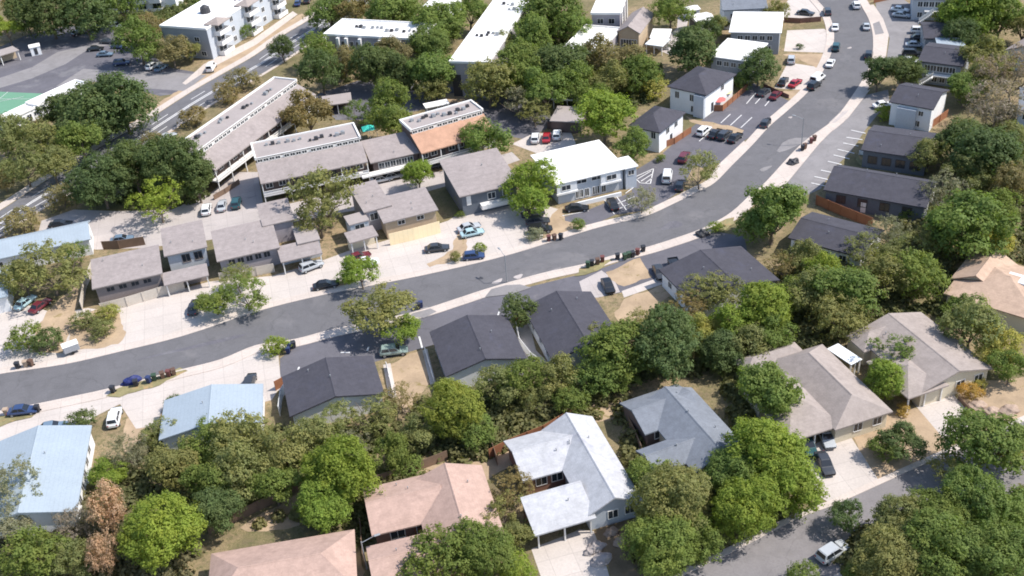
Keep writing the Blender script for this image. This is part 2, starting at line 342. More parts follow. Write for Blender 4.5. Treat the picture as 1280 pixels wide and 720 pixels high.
class House:
    def __init__(s, name, label, cat, A, B, z, group=None):
        a, b = at(A, z), at(B, z); d = b-a
        s.rz = math.atan2(d.y, d.x); c = (a+b)/2
        s.root = empty(name, (c.x, c.y, 0), s.rz); tag(s.root, label, cat, group)
        s.inv = (Matrix.Translation((c.x, c.y, 0)) @ Matrix.Rotation(s.rz, 4, 'Z')).inverted()
        s.nv = random.Random(len(label)*7+int(A[0]))
    def loc(s, p, z): return s.inv @ at(p, z)
    def part(s, name, bm, m, label=None, parent=None):
        o = link(name, mesh_of(name, bm), m, parent or s.root)
        if label: o['label'] = label
        return o
    def wing(s, A, B, C, z, roof='gx', rise=1.5, wall='white_wall', rm='dark', o=.45, win=(), open_=(), th=.22, mid=.5, vents=2, ridge=True, hipf=1.0, base=0, coping=None):
        a, b, c = s.loc(A, z), s.loc(B, z), s.loc(C, z)
        x0, x1 = min(a.x, b.x), max(a.x, b.x); y0 = (a.y+b.y)/2; y1 = c.y
        if y1 < y0: y0, y1 = y1, y0
        return s.wing_l(x0, x1, y0, y1, z, roof, rise, wall, rm, o, win, open_, th, mid, vents, ridge, hipf, base, coping)
    def wing_l(s, x0, x1, y0, y1, z, roof='gx', rise=1.5, wall='white_wall', rm='dark', o=.45, win=(), open_=(), th=.22, mid=.5, vents=2, ridge=True, hipf=1.0, base=0, coping=None):
        s.box_ = (x0, x1, y0, y1, z); s.o = o
        rf = s.part('roof', roof_bm(x0, x1, y0, y1, z, roof, rise, th, mid, hipf), M[rm])
        s.rf = rf
        X0, X1, Y0, Y1 = x0+o, x1-o, y0+o, y1-o
        zt = z-th-.01
        if open_:
            if 'nowall' not in open_:
                bm = bmesh.new(); k = open_[0] if isinstance(open_[0], (int, float)) else (Y1-Y0)*.5
                box(bm, X0, X1, Y1-k, Y1, base, zt); s.part('wall', bm, M[wall])
            for px_ in (X0+.1, (X0+X1)/2, X1-.1):
                bm = bmesh.new(); box(bm, px_-.1, px_+.1, Y0, Y0+.2, base, zt); s.part('post', bm, M['trim'])
        elif wall:
            bm = bmesh.new()
            if roof == 'gx':
                ym = y0+(y1-y0)*mid; e0 = zt+rise*o/(ym-y0); e1 = zt+rise*o/(y1-ym)
                prism(bm, [(Y0,base),(Y1,base),(Y1,e1),(ym,z+rise-th*1.25),(Y0,e0)], X0, X1, 'x')
            elif roof == 'gy':
                xm = x0+(x1-x0)*mid; e0 = zt+rise*o/(xm-x0); e1 = zt+rise*o/(x1-xm)
                prism(bm, [(X0,base),(X1,base),(X1,e1),(xm,z+rise-th*1.25),(X0,e0)], Y0, Y1, 'y')
            elif roof == 'shed':
                g = rise/(y1-y0); prism(bm, [(Y0,base),(Y1,base),(Y1,zt+g*(Y1-y0)),(Y0,zt+g*o)], X0, X1, 'x')
            elif roof == 'shedx':
                g = rise/(x1-x0); prism(bm, [(X0,base),(X1,base),(X1,zt+g*(X1-x0)),(X0,zt+g*o)], Y0, Y1, 'y')
            else: box(bm, X0, X1, Y0, Y1, base, zt)
            s.wall = s.part('wall', bm, M[wall])
        for wn in win: s.window(*wn)
        if ridge and roof in ('gx', 'gy', 'hip', 'hipx', 'hipy'):
            L, D = x1-x0, y1-y0; bm = bmesh.new()
            along_x = roof == 'gx' or roof == 'hipx' or (roof == 'hip' and L >= D)
            i = 0 if roof[0] == 'g' else (min(D/2*hipf, L*.49) if along_x else min(L/2*hipf, D*.49))
            zr = z+rise
            if along_x:
                ym = y0+D*mid; g = .16*rise/(ym-y0); prism(bm, [(ym-.16,zr-g+.03),(ym,zr+.05),(ym+.16,zr-g+.03),(ym,zr-.05)], x0+i+.02, x1-i-.02, 'x')
            else:
                xm = x0+L*mid; g = .16*rise/(xm-x0); prism(bm, [(xm-.16,zr-g+.03),(xm,zr+.05),(xm+.16,zr-g+.03),(xm,zr-.05)], y0+i+.02, y1-i-.02, 'y')
            s.part('ridge_cap', bm, M[rm])
        if coping:
            bm = bmesh.new(); t, h = .3, .35
            box(bm, x0, x1, y0, y0+t, z+.002, z+h); box(bm, x0, x1, y1-t, y1, z+.002, z+h)
            box(bm, x0, x0+t, y0+t, y1-t, z+.002, z+h); box(bm, x1-t, x1, y0+t, y1-t, z+.002, z+h)
            s.part('coping', bm, M[coping])
        for _ in range(vents):
            R = s.nv; fx, fy = R.uniform(.15,.85), R.uniform(.15,.85); x = x0+(x1-x0)*fx; y = y0+(y1-y0)*fy
            if roof == 'gx': zz = z+rise*(1-abs(y-(y0+(y1-y0)*mid))/((y1-y0)*max(.01, (mid if y < y0+(y1-y0)*mid else 1-mid))))
            elif roof == 'gy': zz = z+rise*(1-abs(x-(x0+(x1-x0)*mid))/((x1-x0)*max(.01, (mid if x < x0+(x1-x0)*mid else 1-mid))))
            elif roof == 'shed': zz = z+rise*fy
            elif roof == 'shedx': zz = z+rise*fx
            elif roof == 'flat': zz = z
            else: continue
            bm = bmesh.new(); tube(bm, (x,y,zz-.1), (x,y,zz+.38), .06, .06, 6); tube(bm, (x,y,zz+.381), (x,y,zz+.45), .11, .07, 6)
            s.part('roof_vent', bm, M['grey_metal'])
        return s
    def face(s, f):
        x0, x1, y0, y1, z = s.box_; o = s.o
        return {'F': (Vector((x0+o,y0+o,0)), 0, x1-x0-2*o), 'R': (Vector((x1-o,y0+o,0)), math.pi/2, y1-y0-2*o),
                'B': (Vector((x1-o,y1-o,0)), math.pi, x1-x0-2*o), 'L': (Vector((x0+o,y1-o,0)), -math.pi/2, y1-y0-2*o)}[f]
    def window(s, f, t, z, w, h, kind='window', fm='trim', inset=0):
        org, ang, L = s.face(f); R = Matrix.Rotation(ang, 3, 'Z')
        p = org + R @ Vector((t*L, inset, z))
        key = (round(w,2), round(h,2), kind, fm)
        if key not in _wc:
            bm = bmesh.new(); b = .1
            if kind == 'window':
                box(bm, -w/2-b, -w/2, -.07, .02, -h/2-b, h/2+b); box(bm, w/2, w/2+b, -.07, .02, -h/2-b, h/2+b)
                box(bm, -w/2, w/2, -.07, .02, h/2, h/2+b); box(bm, -w/2, w/2, -.09, .02, -h/2-b, -h/2)
                box(bm, -.04, .04, -.06, -.02, -h/2, h/2)
                me = mesh_of('window', bm); me.materials.append(M[fm])
                bm = bmesh.new(); box(bm, -w/2+.001, w/2-.001, -.035, .015, -h/2+.001, h/2-.001); pn = mesh_of('pane', bm); pn.materials.append(M['glass'])
            else:
                box(bm, -w/2, w/2, -.06, .02, -h/2, h/2)
                for k in range(1, 4): box(bm, -w/2+.05, w/2-.05, -.075, -.062, -h/2+h*k/4-.03, -h/2+h*k/4+.03)
                me = mesh_of(kind, bm); me.materials.append(M[fm]); pn = None
            _wc[key] = (me, pn)
        me, pn = _wc[key]
        o = link(kind, me, None, s.root); o.location = p; o.rotation_euler = (0, 0, ang)
        if pn: link('pane', pn, None, o)
        return o
    def row(s, f, n, z, w, h, t0=.12, t1=.88, kind='window', fm='trim'):
        for k in range(n): s.window(f, t0+(t1-t0)*(k+.5)/n, z, w, h, kind, fm)
        return s
    def balcony(s, f, t, z, w, d=1.5, m='trim'):
        org, ang, L = s.face(f); bm = bmesh.new()
        box(bm, -w/2, w/2, -d, -.005, -.2, 0); box(bm, -w/2, w/2, -d, -d+.1, .001, 1.0)
        box(bm, -w/2, -w/2+.1, -d+.1, -.005, .001, 1.0); box(bm, w/2-.1, w/2, -d+.1, -.005, .001, 1.0)
        o = s.part('balcony', bm, M[m]); o.location = org + Matrix.Rotation(ang, 3, 'Z') @ Vector((t*L, 0, z)); o.rotation_euler = (0,0,ang)
    def slab(s, name, f, t, w, z0, z1, d, m, off=.004):
        org, ang, L = s.face(f); bm = bmesh.new(); box(bm, -w/2, w/2, -d, -off, z0, z1)
        o = s.part(name, bm, M[m]); o.location = org + Matrix.Rotation(ang, 3, 'Z') @ Vector((t*L, 0, 0)); o.rotation_euler = (0,0,ang); return o
    def units(s, n, m='grey_metal', fx=(.1,.9), fy=(.3,.7), size=.9, cluster=True):
        """air conditioners standing on a flat roof, fixed to it"""
        x0, x1, y0, y1, z = s.box_; R = s.nv
        for k in range(n):
            x = x0+(x1-x0)*(fx[0]+(fx[1]-fx[0])*(k+.5)/n); y = y0+(y1-y0)*R.uniform(*fy)
            for j in range(3 if cluster else 1):
                a = size*R.uniform(.6,1.1); X, Y = x+j*1.6*size-1.6*size*(cluster), y+R.uniform(-.6,.6)
                bm = bmesh.new(); box(bm, X-a/2, X+a/2, Y-a/2, Y+a/2, z+.01, z+a*.8); tube(bm, (X,Y,z+a*.8+.002), (X,Y,z+a*.9), a*.35, a*.35, 8)
                s.part('air_conditioner', bm, M[m if R.random() > .4 else 'dark_metal'])
    def flight(s, f, t0, t1, z0, z1, d=1.2, m='trim'):
        org, ang, L = s.face(f); bm = bmesh.new(); n = 10; x0, x1 = t0*L, t1*L
        for k in range(n):
            xa, xb = x0+(x1-x0)*k/n, x0+(x1-x0)*(k+1)/n; zz = z0+(z1-z0)*(k+1)/n
            box(bm, min(xa,xb)+.001, max(xa,xb)-.001, -d-1.6, -1.6, zz-.3, zz)
        for yy in (-d-1.65, -1.58):
            prism(bm, [(x0,z0+.5),(x1,z1+.5),(x1,z1+1.0),(x0,z0+1.0)], yy, yy+.06, 'y')
        o = s.part('staircase', bm, M[m]); o.location = org; o.rotation_euler = (0,0,ang)
def clerestory(label, A, B, C, ze, zc, zt, d1, nwin, slope='taupe', carport=True, group=None):
    """long two-storey block: walkway front, sloped lower roof, a row of clerestory windows, flat gravel roof above"""
    H = House('apartment_block', label, 'apartments', A, B, ze, group)
    a, b, c = H.loc(A, ze), H.loc(B, ze), H.loc(C, zt); x0, x1, y0, D = a.x, b.x, 0, max(c.y, d1+4)
    yw = 1.7; bm = bmesh.new(); g = (zc-ze)/d1
    prof = [(yw,2.7),(yw,ze+g*yw-.26),(d1+.1,zc-.26),(d1+.1,zt-.3),(D-.05,zt-.3),(D-.05,.0),(6.0,.0),(6.0,2.7)] if carport else [(yw,0),(yw,ze+g*yw-.26),(d1+.1,zc-.26),(d1+.1,zt-.3),(D-.05,zt-.3),(D-.05,.0)]
    prism(bm, prof, x0+.3, x1-.3, 'x'); H.part('wall', bm, M['brown_wall'])
    bm = bmesh.new(); prism(bm, [(0,ze),(d1,zc),(d1,zc-.24),(0,ze-.24)], x0, x1, 'x'); H.part('roof', bm, M[slope])
    bm = bmesh.new(); box(bm, x0+.02, x1-.02, d1, D, zt-.28, zt-.02); H.part('flat_roof', bm, M['flat_grey'])
    bm = bmesh.new(); box(bm, x0, x0+.35, d1-.15, D+.15, zt-.35, zt+.3); box(bm, x1-.35, x1, d1-.15, D+.15, zt-.35, zt+.3)
    box(bm, x0+.36, x1-.36, D-.15, D+.15, zt-.3, zt+.3); box(bm, x0+.36, x1-.36, d1-.1, d1+.1, zt-.019, zt+.1)
    H.part('coping', bm, M['trim'])
    bm = bmesh.new(); box(bm, x0+.36, x1-.36, d1-.12, d1-.003, zc+.02, zt-.36); H.part('clerestory_wall', bm, M['trim'])
    H.box_ = (x0+.36, x1-.36, d1-.12, D, zt); H.o = 0
    for k in range(nwin):
        g4 = (k+.5+ (k//4)*.5)/(nwin+.5*(nwin//4-1 if nwin >= 4 else 0))
        H.window('F', min(.985, g4), (zc+zt)/2-.15, (x1-x0)/nwin*.66, (zt-zc)*.62)
    H.box_ = (x0, x1, d1, D, zt-.02); H.units(4, fy=(.35,.7), size=.8)
    H.box_ = (x0+.3, x1-.3, yw, D, zt); H.o = 0
    bm = bmesh.new(); box(bm, x0+.1, x1-.1, .05, yw-.01, 2.45, 2.75); box(bm, x0+.1, x1-.1, .05, .12, 3.55, 3.68); box(bm, x0+.1, x1-.1, .06, .1, 2.9, 3.3); H.part('walkway', bm, M['trim'])
    n = max(4, int((x1-x0)/4.5))
    for k in range(n+1):
        x = x0+.2+(x1-x0-.4)*k/n; bm = bmesh.new(); box(bm, x-.09, x+.09, .13, .31, 0, ze-.22+g*.2); H.part('post', bm, M['trim'])
    for k in range(n*2):
        t = (k+.5)/(n*2)
        if k % 3 == 2: H.window('F', t, 3.8, .95, 2.05, 'door', 'dark_metal')
        else: H.window('F', t, 4.15, 1.3, 1.1)
    return H
def fence(label, px, h, m, posts=True, cat='fence', closed=False, group=None, name=None):
    pts = [at(p) for p in px]; c = sum(pts, Vector())/len(pts)
    r = empty(name or 'wood_fence', (c.x, c.y, 0)); tag(r, label, cat, group)
    for a, b in zip(pts, pts[1:]):
        d = b-a; L = d.length; ang = math.atan2(d.y, d.x); bm = bmesh.new()
        box(bm, 0, L, -.03, .03, .03, h); n = max(1, int(L/2.6))
        o = link('panel', mesh_of('panel', bm), M[m], r); o.location = a-c; o.rotation_euler = (0,0,ang)
        if posts:
            for k in range(n):
                bm = bmesh.new(); x = L*k/n; box(bm, x-.06, x+.06, -.12, -.035, 0, h+.08)
                q = link('post', mesh_of('post', bm), M[m], r); q.location = a-c; q.rotation_euler = (0,0,ang)
    return r

# ------------------------------------------------------------------ plants
def crown_mesh(name, seed, lobes, leaves, size, flat=.0, col=False, lump=.42):
    R = np.random.default_rng(seed); C = []; rr = []
    while len(C) < lobes:
        p = R.uniform(-1, 1, 3)
        if col: p[:2] *= (.55+.45*abs(p[2])); 
        d = np.linalg.norm(p)
        if d > 1 or (d < .45 and R.random() < .75): continue
        if p[2] < -.55: continue
        r = R.uniform(.55, 1.15)*lump
        p = p*(1-r*.75); C.append(p); rr.append(r)
    C = np.array(C); rr = np.array(rr); tint = R.uniform(0, 1, lobes)
    # boughs: small clumps of leaves spread over every lobe, with gaps between them
    m = int(leaves/20); k = R.choice(lobes, m*3, p=rr**2/(rr**2).sum())
    d = R.normal(size=(m*3, 3)); d /= np.linalg.norm(d, axis=1)[:, None]
    d[:, 2] = np.where((d[:, 2] < -.25) & (R.random(m*3) < .75), -d[:, 2], d[:, 2])
    cp = C[k]+d*(rr[k]*R.uniform(.62, 1.18, m*3))[:, None]
    ins = np.zeros(m*3, bool)
    for j in range(lobes): ins |= (np.linalg.norm(cp-C[j], axis=1) < rr[j]*.7) & (k != j)
    keep = ~(ins & (R.random(m*3) < .9)); cp, d, k = cp[keep][:m], d[keep][:m], k[keep][:m]; m = len(cp)
    q = R.integers(0, m, leaves); n = leaves; cr = size*R.uniform(1.3, 2.6, m)
    g = R.normal(size=(n, 3)); g /= np.linalg.norm(g, axis=1)[:, None]
    g = g+d[q]*.35; pos = cp[q]+g*(cr[q]*R.uniform(.35, 1.1, n))[:, None]; pos[:, 2] -= cr[q]*.25*R.random(n)
    ct = np.clip(tint[k]*.5+R.uniform(0, .5, m), 0, 1)
    nr = d[q]*.6+g*.7+R.normal(size=(n, 3))*.28; nr[:, 2] += .3; nr /= np.linalg.norm(nr, axis=1)[:, None]
    t = np.cross(nr, R.normal(size=(n, 3))); t /= np.linalg.norm(t, axis=1)[:, None]; b = np.cross(nr, t)
    s = size*(.3+1.0*R.random(n)**1.6)[:, None]; ln = R.uniform(1.0, 1.7, n)[:, None]
    v = np.stack([pos-t*s*.5*ln-b*s*.18, pos-b*s*.5+nr*s*.12, pos+t*s*.5*ln+b*s*.1, pos+b*s*.5-nr*s*.08], 1).reshape(-1, 3)
    me = bpy.data.meshes.new(name); me.vertices.add(4*n); me.vertices.foreach_set('co', v.astype(np.float32).ravel())
    me.loops.add(4*n); me.loops.foreach_set('vertex_index', np.arange(4*n, dtype=np.int32))
    me.polygons.add(n); me.polygons.foreach_set('loop_start', np.arange(0, 4*n, 4, dtype=np.int32))
    try: me.polygons.foreach_set('loop_total', np.full(n, 4, dtype=np.int32))
    except Exception: pass
    at_ = me.attributes.new('tint', 'FLOAT', 'FACE'); tv = np.clip(ct[q]*.8+R.uniform(0, .2, n), 0, 1); at_.data.foreach_set('value', tv.astype(np.float32))
    me.update(); me.materials.append(M['leaf']); return me
def trunk_mesh(seed, limbs=6, spread=.55, r=.05, fork=.38, top=1.25):
    R = random.Random(seed); bm = bmesh.new(); p = Vector((0,0,-.02)); q = Vector((R.uniform(-.04,.04), R.uniform(-.04,.04), fork))
    tube(bm, p, p+Vector((0,0,.08)), r*1.5, r*1.1); tube(bm, p+Vector((0,0,.08)), q, r*1.1, r*.85)
    for k in range(limbs):
        a = 2*math.pi*k/limbs+R.uniform(-.4,.4); s = spread*R.uniform(.6,1.15)
        m = q+Vector((math.cos(a)*s*.45, math.sin(a)*s*.45, R.uniform(.18,.34))); e = Vector((math.cos(a)*s, math.sin(a)*s, R.uniform(.8,top)))
        tube(bm, q-Vector((0,0,.02)), m, r*.62, r*.42, 6); tube(bm, m, e, r*.42, r*.12, 5)
        for j in range(2):
            e2 = m.lerp(e, .45)+Vector((R.uniform(-.3,.3), R.uniform(-.3,.3), R.uniform(.1,.35))); tube(bm, m.lerp(e,.3), e2, r*.25, r*.06, 4)
    me = mesh_of('trunk', bm); me.materials.append(M['bark']); return me
R_LUMP = (.42, .36, .40, .33)
CROWNS = {
 'd': [crown_mesh('dense_crown', 11+i, 26, 15000, .060, lump=R_LUMP[i]) for i in range(4)],
 'D': [crown_mesh('big_dense_crown', 31+i, 44, 28000, .046, lump=.34-.03*(i % 2)) for i in range(4)],
 'm': [crown_mesh('medium_crown', 51+i, 24, 9000, .062, lump=.38-.05*(i % 3)) for i in range(5)],
 's': [crown_mesh('sparse_crown', 71+i, 30, 6000, .05, lump=.3-.04*(i % 3)) for i in range(4)],
 'b': [crown_mesh('twiggy_crown', 91+i, 36, 7500, .042, lump=.3) for i in range(2)],
 'u': [crown_mesh('shrub_crown', 111+i, 14, 4000, .08, lump=.5) for i in range(3)],
 'c': [crown_mesh('column_crown', 131, 30, 9000, .055, lump=.3, col=True)],
}
TRUNKS = {k: [trunk_mesh(5+i*3+ord(k), limbs=9 if k == 'b' else 6, spread=.8 if k in 'bs' else .5, r=.034 if k in 'bs' else .045) for i in range(2)] for k in CROWNS}
LEAF = {'dark': (.115,.158,.062), 'green': (.168,.225,.062), 'bright': (.225,.295,.055), 'lime': (.245,.275,.06), 'olive': (.228,.240,.098), 'brown': (.245,.21,.105), 'grey': (.255,.258,.185), 'mauve': (.30,.255,.23), 'rust': (.46,.335,.265), 'yellow': (.37,.355,.105), 'gold': (.44,.30,.095)}
KINDN = {'d': ('leafy_tree','tree'), 'D': ('big_leafy_tree','tree'), 'm': ('leafy_tree','tree'), 's': ('thin_tree','tree'), 'b': ('bare_tree','tree'), 'u': ('bush','bush'), 'c': ('dead_tree','tree')}
TR = random.Random(3); _tn = [0]
def tree(x, y, wpx, k, col, label, asp=None, group=None, clear=None):
    bush = k == 'u'; asp = asp or {'u': .75, 'b': .95, 's': .74, 'c': 1.35}.get(k, .88)
    zc = 4.0
    for _ in range(3):
        R_ = wpx/2/scale_at((x, y), zc)*1.24; cl = clear if clear is not None else (0 if bush else min(1.8, .3*R_))
        zc = R_*asp*(.75 if bush else .78)+cl
    p = at((x, y), zc); nm, cat = KINDN[k]
    r = empty(nm, (p.x, p.y, 0), TR.uniform(0, 6.28)); tag(r, label, cat, group)
    i = _tn[0]; _tn[0] += 1
    c = link('crown', CROWNS[k][i % len(CROWNS[k])], None, r); c.location = (0, 0, zc)
    c.scale = (R_*TR.uniform(.86,1.12), R_*TR.uniform(.86,1.12), R_*asp*TR.uniform(.92,1.06)); c.rotation_euler = (TR.uniform(-.16,.16), TR.uniform(-.16,.16), 0)
    v = TR.uniform(.92,1.10); h = TR.uniform(.94,1.06); q = LEAF[col]; c.color = (q[0]*v*h, q[1]*v, q[2]*v/h, 1)
    t = link('trunk', TRUNKS[k][i % 2], None, r); t.scale = (R_, R_, zc)
    return r

def undergrowth(label, px, n, seed, col):
    """low scrub and saplings filling the floor of a wood"""
    R = np.random.default_rng(seed); pts = [at(p) for p in px]; V = []; cnt = 0
    xs = [p.x for p in pts]; ys = [p.y for p in pts]
    def inside(x, y):
        r = False; j = len(pts)-1
        for i in range(len(pts)):
            if (pts[i].y > y) != (pts[j].y > y) and x < (pts[j].x-pts[i].x)*(y-pts[i].y)/(pts[j].y-pts[i].y)+pts[i].x: r = not r
            j = i
        return r
    while cnt < n:
        x, y = R.uniform(min(xs), max(xs)), R.uniform(min(ys), max(ys))
        if not inside(x, y): continue
        cnt += 1; r = R.uniform(.6, 1.9); m = 70; d = R.normal(size=(m, 3)); d /= np.linalg.norm(d, axis=1)[:, None]; d[:, 2] = abs(d[:, 2])
        pos = np.array([x, y, 0])+d*r*R.uniform(.5, 1.05, m)[:, None]*np.array([1, 1, R.uniform(.7, 1.4)])
        nr = d+R.normal(size=(m, 3))*.4; nr[:, 2] += .3; nr /= np.linalg.norm(nr, axis=1)[:, None]
        t = np.cross(nr, R.normal(size=(m, 3))); t /= np.linalg.norm(t, axis=1)[:, None]; b = np.cross(nr, t); s = R.uniform(.18, .4, m)[:, None]
        V.append(np.stack([pos-t*s-b*s*.3, pos-b*s*.8, pos+t*s, pos+b*s*.8], 1).reshape(-1, 3))
    v = np.concatenate(V); k = len(v)//4; me = bpy.data.meshes.new('undergrowth')
    me.from_pydata(v.tolist(), [], np.arange(4*k).reshape(-1, 4).tolist())
    a = me.attributes.new('tint', 'FLOAT', 'FACE'); a.data.foreach_set('value', np.clip(np.repeat(R.uniform(0, .6, n), 70)+R.uniform(0, .4, k), 0, 1).astype(np.float32))
    o = link('undergrowth', me, M['leaf']); o.color = (*col, 1)
    return tag(o, label, 'undergrowth', kind='stuff')

# ------------------------------------------------------------------ vehicles
def loft(bm, secs):
    """secs: list of (x, [(y,z)...]) half sections, mirrored in y"""
    rings = []
    for x, h in secs:
        pts = [(y, z) for y, z in h]+[(-y, z) for y, z in reversed(h)]
        rings.append([bm.verts.new((x, y, z)) for y, z in pts])
    n = len(rings[0])
    for a, b in zip(rings, rings[1:]):
        for i in range(n): bm.faces.new((a[i], a[(i+1)%n], b[(i+1)%n], b[i]))
    bm.faces.new(rings[0]); bm.faces.new(rings[-1][::-1])
def car_parts(kind):
    L, W = {'sedan': (4.7,1.82), 'hatch': (4.1,1.76), 'suv': (4.7,1.92), 'pickup': (5.5,1.98), 'van': (5.2,2.0)}[kind]
    a, b = -L/2, L/2; hw = W/2; zb = .28 if kind in ('sedan','hatch') else .36
    belt = {'sedan': .86, 'hatch': .9, 'suv': 1.02, 'pickup': 1.06, 'van': 1.1}[kind]; top = {'sedan': 1.42, 'hatch': 1.48, 'suv': 1.7, 'pickup': 1.78, 'van': 1.98}[kind]
    def sec(z1, w, z0=zb): return [(w*.78,z0),(w*.97,z0+.14),(w,z0+.34),(w*.97,z1-.1),(w*.9,z1),(w*.4,z1+.025)]
    bm = bmesh.new()
    S = [(a, sec(belt-.2, hw*.8, zb+.12)), (a+.12, sec(belt-.06, hw*.92)), (a+.7, sec(belt, hw)), (0, sec(belt+.01, hw)), (b-1.5, sec(belt-.02, hw)), (b-.6, sec(belt-.13, hw*.97)), (b-.14, sec(belt-.24, hw*.88)), (b, sec(belt-.34, hw*.76, zb+.1))]
    if kind == 'van': S[4:6] = [(b-1.2, sec(belt, hw)), (b-.5, sec(belt-.1, hw*.97))]
    loft(bm, S)
    c0, c1, r0, r1 = {'sedan': (a+.55,b-1.25,a+1.25,b-2.15), 'hatch': (a+.1,b-1.05,a+.5,b-1.8), 'suv': (a+.1,b-1.2,a+.45,b-2.0), 'pickup': (a+2.2,b-1.45,a+2.4,b-2.2), 'van': (a+.05,b-.75,a+.2,b-1.7)}[kind]
    ch = hw*.93; th_ = hw*.74
    v = [bm.verts.new(q) for q in ((c0,ch,belt-.03),(c1,ch,belt-.03),(c1,-ch,belt-.03),(c0,-ch,belt-.03),(r0,th_,top),(r1,th_,top),(r1,-th_,top),(r0,-th_,top))]
    fs = [bm.faces.new([v[i] for i in f]) for f in ((4,5,6,7),(0,1,5,4),(1,2,6,5),(2,3,7,6),(3,0,4,7))]
    bmesh.ops.bevel(bm, geom=list({e for f in fs for e in f.edges if len(e.link_faces) == 2}), offset=.07, segments=2, affect='EDGES', clamp_overlap=True)
    if kind == 'pickup':   # open bed: raised sides
        box(bm, a+.12, c0-.06, hw*.82, hw*.95, belt-.02, belt+.16); box(bm, a+.12, c0-.06, -hw*.95, -hw*.82, belt-.02, belt+.16); box(bm, a+.06, a+.16, -hw*.9, hw*.9, belt-.03, belt+.14)
    P = []
    body = mesh_of('body', bm); body.materials.append(M['car'])
    for p in body.polygons: p.use_smooth = False
    P.append(('body', body, None))
    def quad(name, pts, off, m, key=None):
        bm = bmesh.new(); pts = [Vector(p) for p in pts]; n = (pts[1]-pts[0]).cross(pts[2]-pts[0]).normalized()
        cen = sum(pts, Vector())/4
        if n.dot(cen-Vector((0,0,belt*.8))) < 0: n = -n
        A = [bm.verts.new(p+n*off) for p in pts]; B = [bm.verts.new(p-n*.02) for p in pts]
        bm.faces.new(A); bm.faces.new(B[::-1])
        for i in range(4): bm.faces.new((A[i], A[(i+1)%4], B[(i+1)%4], B[i]))
        me = mesh_of(name, bm); me.materials.append(m); P.append((name, me, None))
    def lp(p, q, t): return tuple(p[i]+(q[i]-p[i])*t for i in range(3))
    def panel(name, A, B, C, D, u0, u1, v0, v1):   # A-B bottom, D-C top
        f = lambda u, w_: lp(lp(A, B, u), lp(D, C, u), w_)
        quad(name, (f(u0,v0), f(u1,v0), f(u1,v1), f(u0,v1)), .012, M['car_glass'])
    K = [tuple(q) for q in ((c0,ch,belt-.03),(c1,ch,belt-.03),(c1,-ch,belt-.03),(c0,-ch,belt-.03),(r0,th_,top),(r1,th_,top),(r1,-th_,top),(r0,-th_,top))]
    panel('windscreen', K[1], K[2], K[6], K[5], .06, .94, .14, .92); panel('rear_window', K[3], K[0], K[4], K[7], .08, .92, .2, .9)
    for A, B, C, D in ((K[0],K[1],K[5],K[4]), (K[3],K[2],K[6],K[7])):
        u = .5 if kind != 'pickup' else .48
        if kind == 'van': panel('side_window', A, B, C, D, .6, .92, .2, .88)
        else: panel('side_window', A, B, C, D, .07, u-.02, .16, .9); panel('side_window', A, B, C, D, u+.02, .92, .16, .9)
    wr = .33 if kind in ('sedan','hatch') else .39
    bm = bmesh.new(); tube(bm, (0,-.12,0), (0,.12,0), wr, wr, 14); bvl(bm, .03); tw = mesh_of('wheel', bm); tw.materials.append(M['rubber'])
    bm = bmesh.new(); tube(bm, (0,-.135,0), (0,.135,0), wr*.62, wr*.62, 10); rm = mesh_of('rim', bm); rm.materials.append(M['grey_metal'])
    for x in (a+.82, b-.88):
        for y in (hw-.13, -hw+.13): P.append(('wheel', tw, (x, y, wr))); P.append(('rim', rm, None))
    for y in (hw*.62, -hw*.62):
        bm = bmesh.new(); box(bm, -.05, .05, -.17, .17, -.07, .07); bvl(bm, .02); q = mesh_of('headlight', bm); q.materials.append(M['lamp']); P.append(('headlight', q, (b-.1, y*.98, belt-.36)))
        bm = bmesh.new(); box(bm, -.05, .05, -.12, .12, -.09, .09); bvl(bm, .02); q = mesh_of('tail_light', bm); q.materials.append(M['tail']); P.append(('tail_light', q, (a+.03, y*1.12, belt-.22)))
    return P
CARS = {k: car_parts(k) for k in ('sedan','hatch','suv','pickup','van')}
PAINT = {'white': (.75,.75,.74), 'silver': (.42,.44,.46), 'black': (.014,.015,.018), 'dark': (.04,.043,.05), 'blue': (.03,.055,.14), 'red': (.34,.02,.03), 'maroon': (.13,.02,.03), 'teal': (.02,.075,.085), 'ice': (.36,.50,.53), 'bluegrey': (.14,.2,.27), 'tan': (.4,.34,.27), 'sage': (.25,.32,.29)}
def car(x, y, dx, dy, kind, col, label, group=None, z=0):
    p = at((x, y), z+.75); q = at((x+dx, y+dy), z+.75); d = q-p
    r = empty({'suv': 'suv', 'pickup': 'pickup_truck', 'van': 'van'}.get(kind, 'parked_car'), (p.x, p.y, z+.03), math.atan2(d.y, d.x))
    tag(r, label, {'pickup': 'truck', 'van': 'van'}.get(kind, 'car'), group); last = None
    for n, me, loc in CARS[kind]:
        o = link(n, me, None, last if n == 'rim' else r)
        if loc: o.location = loc
        if n == 'body': o.color = (*PAINT[col], 1)
        if n == 'wheel': last = o
    return r
